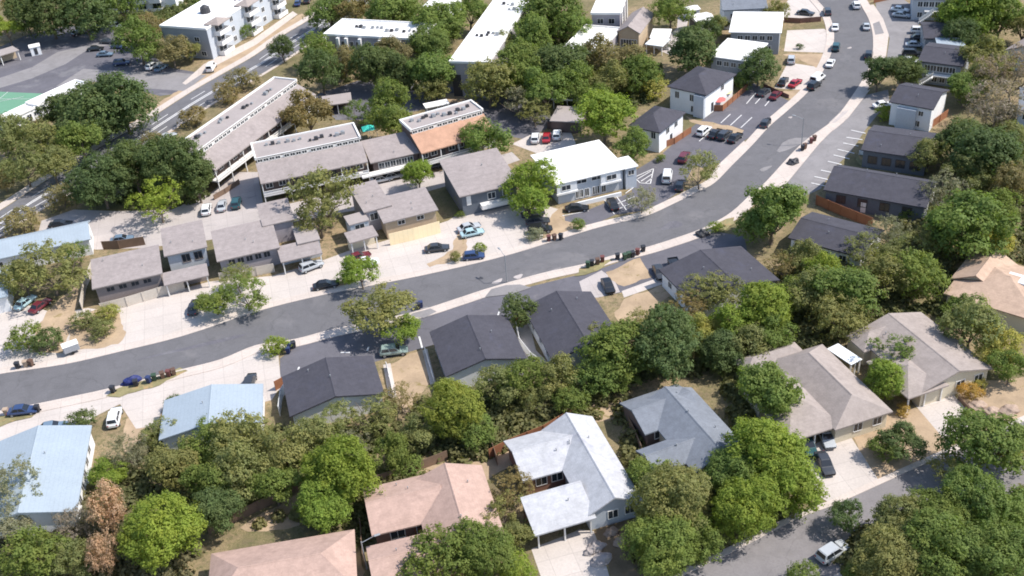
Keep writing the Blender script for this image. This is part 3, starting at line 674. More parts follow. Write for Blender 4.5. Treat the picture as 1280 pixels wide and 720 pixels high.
def bin_parts():
    bm = bmesh.new(); lo = [(-.24,-.22),(.24,-.22),(.24,.22),(-.24,.22)]; hi = [(-.32,-.29),(.32,-.29),(.32,.29),(-.32,.29)]
    A = [bm.verts.new((*p,.06)) for p in lo]; B = [bm.verts.new((*p,1.02)) for p in hi]
    bm.faces.new(A[::-1]); bm.faces.new(B)
    for i in range(4): bm.faces.new((A[i],A[(i+1)%4],B[(i+1)%4],B[i]))
    body = mesh_of('body', bm); body.materials.append(M['plastic'])
    bm = bmesh.new(); prism(bm, [(-.36,1.025),(.36,1.025),(.34,1.08),(.1,1.14),(-.3,1.12)], -.33, .33, 'x'); box(bm, -.25, .25, .361, .42, .98, 1.03); lid = mesh_of('lid', bm); lid.materials.append(M['plastic'])
    bm = bmesh.new(); tube(bm, (-.04,0,0), (.04,0,0), .12, .12, 10); wh = mesh_of('wheel', bm); wh.materials.append(M['rubber'])
    return [('body', body, None), ('lid', lid, None), ('wheel', wh, (-.29,.27,.12)), ('wheel', wh, (.29,.27,.12))]
BIN = bin_parts()
BINC = {'dark': (.03,.032,.04), 'blue': (.03,.045,.12), 'green': (.04,.075,.045), 'brown': (.12,.07,.05), 'red': (.15,.055,.05), 'tan': (.4,.3,.22)}
def bin_(x, y, col, label, rz=None, group='wheelie bins put out along the main street'):
    p = at((x, y), .5); r = empty('wheelie_bin', (p.x, p.y, .1), TR.uniform(-.5,.5) if rz is None else rz); tag(r, label, 'bin', group)
    r.scale = (1.15,)*3
    for n, me, loc in BIN:
        o = link(n, me, None, r)
        if loc: o.location = loc
        if n in ('body','lid'): o.color = (*BINC[col], 1)
    return r
# ================================================================== GROUND
bm = bmesh.new(); 
for x, y in ((-4000,-3000),(4000,-3000),(4000,6000),(-4000,6000)): bm.verts.new((x,y,0))
bm.faces.new(bm.verts); tag(link('ground', mesh_of('ground', bm), M['ground']), 'dry brown earth and parched grass under the whole neighbourhood', 'ground', kind='structure')

# main curving street
UP = [(-60,481),(0,468),(80,456),(150,440),(230,420),(320,390),(400,370),(462,358),(550,340),(640,318),(740,287),(805,271),(840,256),(872,240),(893,229),(916,206),(940,182),(962,158),(985,138),(1010,115),(1030,87),(1041,60),(1042,37),(1035,17),(1021,0),(1000,-22)]
LO = [(-60,530),(0,514),(47,505),(100,494),(140,485),(220,464),(275,450),(320,432),(370,424),(420,411),(515,391),(570,374),(610,361),(677,342),(732,330),(765,320),(810,309),(865,291),(890,280),(915,265),(940,242),(957,228),(1002,180),(1042,150),(1066,119),(1082,93),(1090,73),(1091,45),(1086,25),(1078,10),(1070,-3),(1050,-25)]
up, lo = smooth(UP), smooth(LO)
patch('road', 'dark asphalt main street curving from the lower left to the top', None, M['road'], .05, 'road', world=up+lo[::-1])
strip('kerb', 'pale concrete kerb along the far side of the main street', up, offset_line(up, .35), 0, .12, M['walk'], 'kerb')
strip('kerb', 'pale concrete kerb along the near side of the main street', offset_line(lo, -.35), lo, 0, .12, M['walk'], 'kerb')
strip('sidewalk', 'pale concrete sidewalk along the near side of the main street', offset_line(lo, -2.3), offset_line(lo, -.355), 0, .1, M['walk'], 'sidewalk')
strip('sidewalk', 'narrow pale sidewalk along the far side of the main street', offset_line(up, .355), offset_line(up, 1.9), 0, .1, M['walk'], 'sidewalk')
# avenue at the upper left
AU = [(-60,300),(0,264),(40,238),(95,203),(135,179),(190,147),(240,115),(280,92),(320,69),(352,46),(387,25),(420,3),(450,-18)]
AL = [(-60,332),(0,294),(40,267),(95,236),(150,203),(190,178),(235,148),(285,117),(335,88),(372,64),(405,42),(440,17),(470,-6)]
au, al = smooth(AU), smooth(AL)
patch('road', 'straight grey avenue with lane lines crossing the upper left corner', None, M['road2'], .05, 'road', world=au+al[::-1])
strip('sidewalk', 'pale sidewalk on the far side of the upper left avenue', offset_line(au, .3), offset_line(au, 2.6), 0, .1, M['walk'], 'sidewalk')
strip('kerb', 'pale kerb on the near side of the upper left avenue', offset_line(al, -.9), offset_line(al, -.05), 0, .12, M['walk'], 'kerb')
def lane(t, label, dash, wid, m='paint'):
    bm = bmesh.new(); mid = [at(a).lerp(at(b), t) for a, b in zip(AU, AL)]
    for p, q in zip(mid, mid[1:]):
        L = (q-p).length; n = max(1, int(L/(9 if dash else 1e9))); d = (q-p)/L; s = Vector((-d.y, d.x, 0))*wid/2
        for k in range(n):
            a = p+(q-p)*(k/n); b = p+(q-p)*((k+(.4 if dash else 1))/n)
            bm.faces.new([bm.verts.new((v.x, v.y, .07)) for v in (a-s, b-s, b+s, a+s)])
    tag(link('lane_line', mesh_of('lane_line', bm), M[m]), label, 'road marking', kind='structure')
lane(.30, 'pale dashed lane line on the far half of the avenue', True, .22)
lane(.49, 'first of two parallel centre lines on the avenue', False, .3); lane(.55, 'second of two parallel centre lines on the avenue', False, .3)
lane(.78, 'pale dashed lane line on the near half of the avenue', True, .22)
# side street at the lower right
SU = [(700,800),(800,746),(870,712),(935,681),(997,649),(1042,632),(1100,606),(1155,581),(1220,553),(1290,523),(1400,478)]
su = smooth(SU); sl = offset_line(su, -9.6)
patch('road', 'short stretch of grey street at the lower right under overhanging trees', None, M['road3'], .05, 'road', world=su+sl[::-1])
strip('kerb', 'pinkish kerb on the house side of the lower right street', su, offset_line(su, .9), 0, .12, M['walk'], 'kerb')
strip('kerb', 'pale kerb beside the silver wagon on the lower right street', offset_line(sl, -.6), sl, 0, .12, M['walk'], 'kerb')

# marks of wear on the main street
def disc(name, label, x, y, rx, ry, m, z, ang=.3):
    p = at((x, y)); pts = [p+Vector((rx*math.cos(a)*math.cos(ang)-ry*math.sin(a)*math.sin(ang), rx*math.cos(a)*math.sin(ang)+ry*math.sin(a)*math.cos(ang), 0))*(1+.18*math.sin(3*a+x)) for a in [2*math.pi*k/14 for k in range(14)]]
    patch(name, label, None, m, z, world=pts)
disc('manhole_cover', 'dark round manhole cover in the main street near the lamp', 601, 348, .45, .45, M['dark_metal'], .062)
for x, y, rx, ry, n in ((692,339,1.6,.5,'pale scrape on the main street by the wide sidewalk'), (622,352,1.1,.5,'pale scrape on main street left of the lamp'), (648,346,.9,.6,'pale spot on main street right of the lamp'), (988,147,.5,.4,'small white spot on the main street at the bend'), (957,211,1.6,.6,'pale worn patch on the main street below the bend'), (1062,60,.7,.4,'small pale patch high up the main street'), (990,180,4.5,1.6,'large pale worn patch beside the bins on the main street')):
    disc('road_patch', n, x, y, rx, ry, M['lot_old'] if rx > 1.5 else M['conc_grey'], .062, .6)
disc('road_patch', 'long darker repair in the left part of main street', 250, 432, 9, .5, M['lot_dark'], .062, .25)
disc('road_patch', 'darker square repair in the middle of main street', 840, 282, 2.2, 1.2, M['lot_dark'], .062, .4)
# lots and yards: asphalt
patch('parking_lot', 'dark asphalt parking lot at the upper left with faded stalls', [(-30,112),(-30,72),(30,45),(85,32),(135,30),(160,52),(215,85),(262,93),(228,116),(200,120),(172,112),(120,102),(110,99),(60,117),(0,120)], M['lot_dark'], .008)
patch('driveway', 'pale grey worn drive across the upper left parking lot', [(-20,104),(40,84),(72,65),(140,50),(146,54),(110,62),(82,80),(40,98),(-20,116)], M['lot_old'], .012)
patch('driveway', 'mauve grey drive from the upper left lot to the avenue', [(70,108),(104,86),(165,90),(215,90),(258,94),(232,114),(205,112),(175,110),(120,102)], M['lot_old'], .012)
patch('tennis_court', 'green hard court at the left edge of the photo', [(-40,113),(54,117),(46,127),(-5,150),(-40,150)], M['court'], .008, 'tennis court')
markings('white court lines on the green hard court', [((-20,131),(30,121)),((-20,124),(50,124)),((10,115),(-20,140))], .14, .075)
patch('verge', 'dry tan verge between the avenue and the upper left sidewalk', [(135,176),(188,145),(238,113),(280,90),(320,66),(350,43),(386,22),(378,17),(345,35),(300,58),(255,84),(232,108),(185,136),(150,158),(120,178)], M['dry'], .008)
patch('sidewalk', 'pale footpath in front of the upper left apartment block', [(232,106),(262,86),(320,56),(372,18),(366,14),(315,50),(255,80),(228,104)], M['walk'], .012)
patch('lane', 'pale concrete lane behind the taupe cottages at the left', [(45,300),(52,276),(92,262),(150,264),(215,262),(265,240),(295,215),(322,215),(330,262),(460,232),(560,212),(640,190),(650,200),(560,232),(470,258),(330,284),(262,300),(180,310),(120,312)], M['conc_grey'], .008, 'lane')
patch('parking_lot', 'asphalt court between the apartment blocks among tall trees', [(390,120),(450,100),(560,108),(640,115),(700,150),(660,175),(610,165),(560,130),(470,150),(420,150)], M['lot_dark'], .008)
patch('dirt_yard', 'bare orange brown patch beside the long white roofed block', [(548,118),(582,115),(600,130),(560,128)], M['dry'], .012)
patch('driveway', 'pinkish concrete drive winding down past two small white roofs', [(848,18),(862,17),(856,45),(840,70),(822,62),(826,52),(846,35)], M['conc_grey'], .008)
patch('concrete_yard', 'pale concrete yard under three cars beside white office building', [(640,180),(664,168),(712,162),(720,180),(680,195)], M['conc'], .012)
patch('concrete_yard', 'long pale concrete yard in front of the taupe cottages', [(-30,472),(-20,395),(30,380),(70,392),(110,385),(128,388),(262,352),(340,345),(405,325),(440,312),(478,302),(560,276),(582,262),(640,245),(700,262),(696,290),(640,314),(550,336),(462,354),(400,366),(320,386),(230,416),(150,436),(80,452),(0,464)], M['conc'], .008)
patch('dirt_yard', 'brown dry yard between blue roofed house and taupe cottage', [(40,440),(48,405),(72,376),(98,352),(106,350),(96,392),(82,430),(78,442)], M['dry'], .016)
patch('dirt_yard', 'brown dry bed with pale shrubs beside the street', [(88,438),(92,400),(122,386),(150,392),(158,415),(148,430),(122,436)], M['dry'], .016)
patch('dirt_yard', 'small dry bed under the tree by the dark hatchback', [(388,364),(398,356),(432,350),(448,346),(452,350),(420,362),(396,369)], M['dry'], .016)
patch('dirt_yard', 'small dry bed of shrubs beside the grey sedan', [(533,330),(566,312),(574,282),(584,300),(582,318),(556,330),(537,334)], M['dry'], .016)
patch('dirt_yard', 'tan bed between pale yard and office parking lot', [(676,300),(690,268),(704,258),(706,276),(738,284),(728,290),(690,301)], M['dry'], .016)
patch('parking_lot', 'asphalt lot in front of the white office building', [(702,272),(736,262),(790,240),(786,218),(822,196),(846,188),(868,205),(852,238),(815,262),(770,268),(740,282),(712,280)], M['lot'], .008)
markings('white stall lines in front of the white office', [((754,248),(768,268)),((770,245),(783,263)),((703,270),(736,264)),((793,222),(800,229)),((800,229),(813,230)),((813,230),(817,211)),((817,211),(793,222)),((797,224),(814,214)),((801,227),(815,218)),((807,229),(815,223)),((772,262),(795,252)),((772,255),(793,246)),((783,229),(794,233)),((794,233),(782,242))], .2, .075)
patch('parking_lot', 'asphalt lot beside the white houses with orange decks', [(828,192),(866,158),(886,144),(930,112),(942,104),(966,116),(990,128),(985,136),(962,156),(930,176),(900,204),(880,210),(862,206),(850,196)], M['lot'], .008)
markings('white stall lines in the lot beside the white houses', [((874,177),(886,166)),((885,175),(898,163)),((896,175),(909,164)),((906,178),(920,167)),((901,154),(913,143)),((913,157),(927,144)),((926,160),(940,147)),((933,130),(945,116)),((944,130),(956,117)),((956,133),(966,121))], .2, .075)
patch('dirt_yard', 'orange tan strip between two rows of parking stalls', [(857,145),(884,152),(916,158),(930,163),(922,170),(886,160),(862,152)], M['dry'], .016)
patch('concrete_yard', 'pale concrete forecourt beside white roofed duplex with parked cars', [(968,110),(985,78),(1030,85),(1020,104),(1004,112),(990,112)], M['conc'], .008)
patch('concrete_yard', 'bright concrete forecourt beside the curve of the street', [(980,64),(984,38),(1030,36),(1040,44),(1041,60),(1034,66)], M['conc'], .008)
patch('concrete_yard', 'pale concrete forecourt at the top of the street', [(974,18),(985,0),(1018,-2),(1028,16),(1026,24),(980,26)], M['conc'], .008)
patch('dirt_yard', 'dry grass strip between the two forecourts', [(978,68),(1034,68),(1040,74),(1028,88),(1000,74)], M['dry'], .016)
patch('dirt_yard', 'dry grass corner by the kerb near red car', [(988,114),(1004,112),(1012,106),(1012,110),(992,126),(966,115)], M['dry'], .016)
patch('parking_lot', 'weathered pale asphalt lot at the upper right beside the cars', [(1096,14),(1094,2),(1125,-4),(1150,14),(1146,60),(1140,76),(1108,74),(1112,48),(1104,24)], M['lot_old'], .008)
patch('parking_lot', 'weathered pale asphalt lot with faded stalls by dark roofed row', [(972,244),(1003,202),(1046,152),(1070,122),(1110,112),(1112,128),(1098,142),(1082,162),(1062,192),(1042,210),(1026,236),(1000,248)], M['lot_old'], .008)
markings('worn white stall lines beside the dark roofed row', [((1014,229),(1032,233)),((1018,221),(1036,225)),((1026,213),(1045,217)),((1035,202),(1052,206)),((1042,194),(1062,199)),((1047,187),(1068,192)),((1054,179),(1073,183)),((1058,172),(1078,175)),((1064,163),(1082,167))], .3, .075)
patch('planting_bed', 'grey gravel island in the wide sidewalk near the curve', [(1036,154),(1050,141),(1061,138),(1058,142),(1044,154)], M['conc_grey'], .116)
patch('planting_bed', 'grey gravel island at the top of the wide sidewalk', [(1091,30),(1099,27),(1105,42),(1094,44)], M['lot_old'], .116)
patch('sidewalk', 'wide pale sidewalk beside the weathered upper lot', [(1092,74),(1092,46),(1088,24),(1080,8),(1092,6),(1104,24),(1111,44),(1107,74)], M['walk'], .106)
patch('sidewalk', 'wide pale sidewalk beside the faded stalls', [(958,232),(1004,183),(1044,152),(1068,120),(1088,112),(1060,148),(1044,160),(1024,180),(1006,202),(978,236)], M['walk'], .106)
patch('sidewalk', 'pale apron between the office lot and the white houses', [(900,204),(930,176),(934,180),(918,198),(902,216),(886,220)], M['walk'], .012)
patch('parking_lot', 'long mauve grey asphalt lot before the dark roofed houses', [(350,492),(350,448),(378,428),(425,412),(520,391),(640,364),(745,338),(800,318),(890,288),(930,296),(935,318),(850,345),(780,365),(700,380),(640,400),(545,430),(470,452),(370,470)], M['lot'], .008)
markings('short worn white stall marks before the dark roofed houses', [((372,465),(374,459)),((459,439),(461,434)),((542,419),(545,412)),((563,410),(566,406)),((622,396),(624,390)),((676,383),(680,377)),((524,421),(528,436)),((426,441),(438,441))], .3, .075)
patch('driveway', 'pale worn concrete apron by the black hatchback', [(724,352),(752,338),(768,350),(775,365),(748,372),(730,372)], M['conc_grey'], .012)
patch('dirt_yard', 'brown bare yard beside the wheelie bins along the street', [(757,340),(800,322),(816,346),(780,358),(768,352)], M['dry'], .016)
patch('driveway', 'white concrete pad beside the brown bare yard', [(777,364),(826,346),(832,354),(780,372)], M['conc'], .02)
patch('dirt_yard', 'brown yard below the white concrete pad', [(768,390),(780,374),(832,356),(840,366),(800,400),(775,405)], M['dry'], .012)
patch('dirt_yard', 'tan yard with bare soil between the dark roofed houses', [(488,456),(528,436),(538,478),(520,500),(512,530),(495,500)], M['dry'], .012)
patch('footpath', 'narrow pale path at the side of the tan yard', [(479,456),(488,454),(496,496),(486,498)], M['conc'], .016, 'path')
patch('footpath', 'pale path along the wall of the second dark roofed house', [(528,438),(534,436),(545,478),(538,481)], M['conc'], .016, 'path')
patch('patio', 'pale concrete patio between the dark roofed houses', [(645,410),(662,405),(670,438),(684,452),(672,460),(648,440)], M['conc'], .016)
patch('verge', 'green weedy verge by trash heap on the near kerb', [(132,496),(145,487),(190,472),(225,460),(235,464),(200,482),(150,497)], M['weeds'], .104)
patch('verge', 'dry weedy verge behind the blue car at the left edge', [(-20,528),(0,520),(30,515),(50,512),(40,522),(-20,540)], M['weeds'], .104)
patch('verge', 'green verge by the upper bins near the brown yard', [(718,346),(724,336),(744,329),(770,324),(752,336),(732,344)], M['weeds'], .104)
patch('verge', 'small green verge near the dark rubbish heap', [(886,286),(900,278),(918,272),(918,280),(902,290)], M['weeds'], .104)
patch('planting_bed', 'grey gravel island beside the street lamp', [(606,372),(614,362),(632,357),(650,356),(664,360),(640,368)], M['lot_old'], .104)
patch('planting_bed', 'dark gravel island beside the big street tree', [(512,396),(520,388),(534,384),(546,390),(530,398)], M['lot_old'], .104)
patch('concrete_yard', 'pale concrete yard between street and light blue roofed houses', [(-30,575),(-30,536),(45,508),(100,497),(220,468),(320,436),(348,444),(352,486),(328,500),(318,478),(258,484),(205,505),(196,532),(170,536),(150,505),(120,520),(100,545),(45,548)], M['conc'], .008)
patch('dirt_yard', 'sandy yard beside white car and light blue roof', [(150,560),(158,524),(182,508),(202,512),(196,545),(172,570)], M['dry'], .012)
patch('driveway', 'pale drive beside the first dark roofed house', [(318,470),(348,452),(352,480),(340,500),(325,504)], M['conc'], .016)
patch('dirt_yard', 'sandy strip beside the pink roofed house', [(425,675),(447,664),(456,715),(440,740)], M['dry'], .012)
patch('dirt_yard', 'dry back yard of the pink roofed house', [(300,660),(330,640),(380,615),(440,606),(470,606),(470,640),(400,650),(345,662)], M['dry'], .012)
patch('dirt_yard', 'dry back yard behind the white hipped house', [(470,606),(560,575),(620,545),(700,510),(780,490),(790,520),(700,540),(640,580),(610,600),(480,640)], M['dry'], .016)
patch('driveway', 'pale concrete drive before the white hipped house', [(664,686),(725,662),(742,664),(756,700),(775,770),(700,790)], M['conc'], .012)
patch('leaf_litter', 'dark leaf litter and rocks beside the white house drive', [(742,664),(790,635),(880,690),(870,712),(780,760),(756,700)], M['litter'], .016, 'leaf litter')
patch('driveway', 'pale concrete drive before the taupe hipped house', [(990,572),(1056,534),(1098,600),(1046,634),(1026,622)], M['conc'], .012)
patch('dirt_yard', 'dry front yard with dark bush beside the concrete drive', [(1058,536),(1130,505),(1150,512),(1186,555),(1160,578),(1100,604)], M['dry'], .008)
patch('driveway', 'pale concrete drive before the tan roofed house at the right', [(1140,502),(1184,484),(1222,528),(1186,556)], M['conc'], .012)
patch('dirt_yard', 'dry front yard beyond the right hand drive', [(1224,530),(1196,490),(1225,478),(1300,470),(1320,505),(1240,545)], M['dry'], .008)
patch('dirt_yard', 'bare tan ground behind the red cedar fence', [(1132,290),(1140,275),(1160,276),(1168,290),(1150,300)], M['dry'], .008)
patch('lawn', 'dry grass strip between two dark roofed houses at right', [(1070,200),(1080,190),(1135,196),(1140,210),(1110,215),(1075,206)], M['weeds'], .008)

# ================================================================== BUILDINGS
# --- upper left
H = House('apartment_block', 'three-storey grey apartment block with white roof and stepped balconies by the avenue', 'apartments', (199,33), (257.5,37), 8.6)
H.wing((199,33), (257.5,37), (352,-22), 8.6, 'flat', 0, 'grey_wall', 'white_roof', .25, coping='white_roof', vents=2)
x0,x1,y0,y1,z = H.box_
H.units(2, fx=(.2,.8), fy=(.15,.7))
bm = bmesh.new(); tube(bm, (x0+7,y0+12,z+.02), (x0+7,y0+12,z+1.6), 1.5, 1.3, 12); tube(bm, (x0+7,y0+12,z+1.605), (x0+7,y0+12,z+2.2), 1.2, .4, 12); H.part('water_tank', bm, M['dark_metal'])
bm = bmesh.new(); box(bm, x1-.245, x1-.1, y0+.3, y1-.3, 0, z-.3); H.part('sunlit_side_wall', bm, M['pale_wall']); H.o = .09  # paler than the grey front: sunlight on this side is put into its colour
for st in range(3):
    for k, t in enumerate((.14,.30,.52,.70,.88)):
        if k % 2 == 0: H.balcony('R', t, .3+2.8*st, 5.0, 2.0); H.window('R', t, 1.6+2.8*st, 3.2, 1.8)
        else: H.window('R', t, 1.7+2.8*st, 1.4, 1.3)
for k, t in enumerate((.14,.52,.88)):
    H.box_ = (x0,x1,y0,y1,z); org, ang, L = H.face('R'); yy = y0+.09+t*L
    H.part('bay_roof', roof_bm(x1-2.5, x1+2.2, yy-3, yy+3, z+.36, 'hipx', 1.0, .2), M['taupe2'])
H.row('F', 3, 5.6, 1.5, 1.2); H.row('F', 2, 1.6, 1.5, 1.2, .5, .95)
H = House('apartment_block', 'white three-storey apartment block with deep balconies at the top left edge', 'apartments', (126,-16), (214,-22), 8.6)
H.wing((126,-16), (214,-22), (205,-60), 8.6, 'flat', 0, 'white_wall', 'white_roof', .25, coping='white_roof', vents=0)
for st in range(3):
    for t in (.3,.5,.72): H.balcony('F', t, .3+2.8*st, 3.6, 1.6); H.window('F', t, 1.6+2.8*st, 2.6, 1.8)
H.row('F', 1, 4.4, 1.4, 1.3, .05, .2)
H = House('carport', 'low carport with flat tan roof at the left end of the parking lot', 'carport', (0,70), (26,62), 3.0)
H.wing((-24,76), (25,63), (33,52), 3.0, 'flat', 0, 'tan_wall', 'flat_grey', .3, open_=(1.5,), vents=0)
H = House('clubhouse', 'long low white flat roofed building beside the green court', 'building', (5,152), (109,104), 3.0)
H.wing((5,152), (64,126), (56,120), 3.0, 'flat', 0, 'white_wall', 'white_roof', .2, coping='white_roof', vents=2)
H.row('F', 5, 1.5, 1.2, 1.0)
H.wing((46,133), (110,104), (100,98), 3.3, 'flat', 0, 'white_wall', 'white_roof', .2, coping='white_roof', vents=2); H.row('F', 4, 1.5, 1.2, 1.0)
H = House('garden_shed', 'small flat roofed shed with pale walls between the left parking lots', 'shed', (36,60), (50,57), 2.6)
H.wing((36,60), (50,57), (50,53), 2.6, 'flat', 0, 'white_wall', 'white_roof', .15, vents=0, win=(('F',.5,1.2,.9,1.9,'door','dark_metal'),))

# --- clerestory blocks
clerestory('long apartment block with clerestory roof, running diagonally beside the avenue', (269,213), (395,118), (342,98), 5.4, 7.6, 8.6, 4.8, 24)
clerestory('apartment block with clerestory roof between the diagonal and orange roofed blocks', (326,230), (460,202), (452,152.5), 5.6, 8.0, 8.9, 5.2, 16)
clerestory('apartment block with clerestory windows above an orange brown roof slope', (527,192), (619,165), (607,121), 5.6, 8.0, 8.9, 5.2, 12, slope='orange')
H = House('apartment_wing', 'lower taupe roofed wing with carports joining two clerestory blocks', 'apartments', (463,204), (526,190), 5.0)
H.wing((463,204), (526,190), (520,171), 5.0, 'shed', 1.8, 'brown_wall', 'taupe', .6, vents=2)
H.row('F', 6, 3.6, 1.2, 1.2); H.slab('walkway', 'F', .5, 15.5, 2.4, 2.75, 1.7, 'trim')
for k in range(5): H.slab('garage_opening_shade', 'F', .1+.2*k, 2.4, .05, 2.2, .03, 'dark_metal')  # dark sheets on the wall: the shade inside the open carports, as colour
# --- taupe cottages (far side of the main street)
H = House('cottage', 'leftmost taupe roofed cottage row with stepped roof and a pale plank fence', 'house', (115,362), (203,342), 3.9)
H.wing((115,362), (203,341), (184,314), 3.9, 'shed', .9, 'mauve_wall', 'taupe', .5, vents=2)
H.row('F', 4, 2.8, 1.3, .8, fm='mauve_wall')
H.wing((205,321), (259,308), (256,279), 4.4, 'shed', .9, 'pale_wall', 'taupe', .5, vents=2)
H.row('F', 2, 2.8, 1.4, 1.6, .3, .95, fm='mauve_wall')
H.wing((205,357), (261,344), (259,331), 2.7, 'shed', .4, 'mauve_wall', 'taupe', .3, open_=(.6,), vents=0)
H = House('cottage', 'second taupe roofed cottage with low carport roof beside the silver wagon', 'house', (271,327), (350,309), 3.8)
H.wing((271,327), (350,309), (329,279), 3.8, 'shed', .8, 'lilac_wall', 'taupe', .5, vents=2); H.row('F', 5, 2.7, 1.1, 1.1, fm='lilac_wall')
H.wing((328,283), (368,274), (364,250), 4.6, 'shed', .7, 'lilac_wall', 'taupe', .4, vents=1)
H.wing((352,331), (402,313), (400,298), 3.0, 'shed', .35, 'pale_wall', 'taupe', .3, open_=(1.2,), vents=0)
H.wing((372,306), (400,298), (397,276), 3.6, 'flat', 0, 'pale_wall', 'flat_grey', .2, vents=0); H.row('F', 1, 2.2, 1.4, 1.4)
H = House('cottage', 'third taupe roofed cottage behind the big olive tree and white pickup', 'house', (437,304), (473,294), 3.0)
H.wing((437,304), (473,294), (470,282), 3.0, 'shed', .35, 'cream_wall', 'taupe', .3, open_=(1.0,), vents=0)
H.wing((455,266), (490,256), (488,224), 4.8, 'shed', .8, 'lilac_wall', 'taupe', .4, vents=2); H.row('F', 2, 3.2, 1.5, 1.4)
H.wing((436,281), (462,275), (460,262), 4.2, 'flat', 0, 'pale_wall', 'flat_grey', .2, vents=0); H.row('F', 1, 3.0, 1.8, 1.3)
H = House('cottage', 'taupe roofed cottage with brown upper wall behind cream yellow fence', 'house', (479,279), (548,262), 4.0)
H.wing((479,279), (548,262), (545,235), 4.0, 'shed', .9, 'tan_wall', 'taupe', .5, vents=2); H.row('F', 2, 3.0, 1.3, .8)
H = House('house', 'taupe roofed house with slate blue front beside the white office building', 'house', (574,246), (648,229), 4.8)
H.wing((574,246), (650,229), (644,187), 4.8, 'shed', 1.4, 'blue_wall', 'taupe', .6, vents=2)
H.row('F', 2, 3.2, 1.5, 1.3, .4, .95); H.window('F', .12, 3.2, .9, 2.0, 'door', 'trim'); H.slab('balcony', 'F', .6, 6.5, 1.2, 2.1, 1.4, 'trim')
# --- white office
H = House('office_building', 'two-storey white flat roofed office with blue grey bays and stall lines in front', 'office', (694,231), (784,210), 4.9)
H.wing((694,231), (784,210), (764,171), 4.9, 'hip', .5, 'pale_wall', 'white_roof', .7, vents=2, th=.2)
for t in (.13,.80):
    H.slab('bay', 'F', t, 4.2, 2.4, 4.6, .5, 'white_wall'); H.slab('bay_ledge', 'F', t, 4.5, 2.2, 2.59, .65, 'trim')
H.o = .2; H.window('F', .14, 3.6, 1.8, 1.0); H.window('F', .79, 3.6, 2.0, 1.0); H.o = .7
for t in (.36,.60): H.window('F', t, 3.9, 2.2, .7)
for t in (.30,.35,.44,.56,.60,.70): H.window('F', t, 1.25, .8, 1.6)
H.slab('front_wall', 'F', .5, 11, .0, .9, 2.6, 'white_wall', 2.3)
H.window('R', .3, 3.8, 1.4, 1.2); H.window('R', .7, 3.8, 1.4, 1.2)
H.wing((782,212), (797,206), (792,193), 4.9, 'flat', 0, 'pale_wall', 'white_roof', .3, vents=0); H.row('F', 1, 3.6, 1.2, 1.0)
# --- white houses with orange decks
H = House('house', 'tall white house with dark hipped roof and two narrow front windows', 'house', (834,108), (883,119), 5.7)
H.wing((834,108), (883,119), (914,91), 5.7, 'hip', 2.0, 'white_wall', 'dark', .5, vents=2)
H.window('F', .2, 4.0, 1.0, 1.5); H.window('F', .62, 4.0, 1.0, 1.5); H.window('F', .66, 1.4, 1.0, 1.4); H.window('R', .6, 4.4, 1.2, 1.2); H.window('R', .25, 1.4, .95, 2.1, 'door', 'dark_metal')
H.slab('porch_wall', 'F', .86, 2.6, 0, 5.2, .8, 'pale_wall')
H = House('house', 'white house with dark hipped roof nearer the street, beside bright green tree', 'house', (785,157), (825,166), 5.0)
H.wing((785,157), (825,166), (857,140), 5.0, 'hip', 2.0, 'white_wall', 'dark', .5, vents=2)
H.window('F', .35, 3.8, 1.0, 1.4); H.window('F', .8, 3.8, 1.0, 1.4); H.window('R', .35, 3.6, 1.3, 1.2); H.window('R', .7, 3.6, 1.3, 1.2); H.window('R', .5, 1.2, .95, 2.0, 'door', 'dark_metal')
# --- white roofed duplexes
H = House('duplex', 'grey duplex with white roof beside the concrete forecourt and red car', 'house', (886,70), (938,77), 5.8)
H.wing((886,70), (938,77), (962,54), 5.8, 'hip', .7, 'grey_wall', 'white_roof', .5, vents=1); H.row('F', 4, 4.2, 1.2, 1.1); H.row('F', 3, 1.5, 1.2, 1.3); H.row('R', 3, 4.0, 1.2, 1.1)
H = House('duplex', 'grey duplex with white roof farther up the street, below white house', 'house', (911,40), (977,41), 5.8)
H.wing((911,40), (977,41), (980,15), 5.8, 'hip', .7, 'grey_wall', 'white_roof', .5, vents=1); H.row('F', 5, 4.2, 1.2, 1.1); H.row('F', 4, 1.5, 1.2, 1.3)
H = House('house', 'white house with grey gabled roof at the top edge above duplexes', 'house', (903,13), (960,10), 5.4)
H.wing((903,13), (960,10), (962,-8), 5.4, 'gx', 1.6, 'white_wall', 'grey', .5); H.row('F', 4, 3.6, 1.2, 1.2); H.row('F', 3, 1.3, 1.2, 1.2)
H = House('garage', 'small white roofed garage with dark open side near the winding drive', 'garage', (872,29), (895,25), 3.2)
H.wing((872,29), (895,24), (889,14), 3.2, 'gx', .6, 'white_wall', 'white_roof', .3, vents=0); H.slab('garage_door', 'L', .5, 4.5, .05, 2.6, .05, 'dark_metal'); H.window('F', .5, 1.5, 1.2, 1)  # the dark slab paints the shade in the garage's open side
H = House('garden_shed', 'tiny white roofed shed behind the small garage', 'shed', (862,14), (876,11), 2.6)
H.wing((862,14), (876,11), (874,5), 2.6, 'gx', .5, 'white_wall', 'white_roof', .2, vents=0, win=(('F',.5,1.1,.9,1.9,'door','dark_metal'),))
H = House('carport', 'upper of two small white carport roofs beside the winding drive', 'carport', (812,47), (836,47.5), 2.9)
H.wing((812,47), (836,47.5), (841,37), 2.9, 'shed', .2, 'white_wall', 'white_roof', .2, open_=(.5,), vents=0)
H = House('carport', 'lower of two small white carport roofs beside the winding drive', 'carport', (806,55), (828,58), 2.6)
H.wing((806,55), (828,58), (834,49), 2.6, 'shed', .2, 'white_wall', 'white_metal', .2, open_=(.5,), vents=0)
H = House('apartment_block', 'modern block with white roof and brown and white bays at the top', 'apartments', (738,18), (775,18), 7.2)
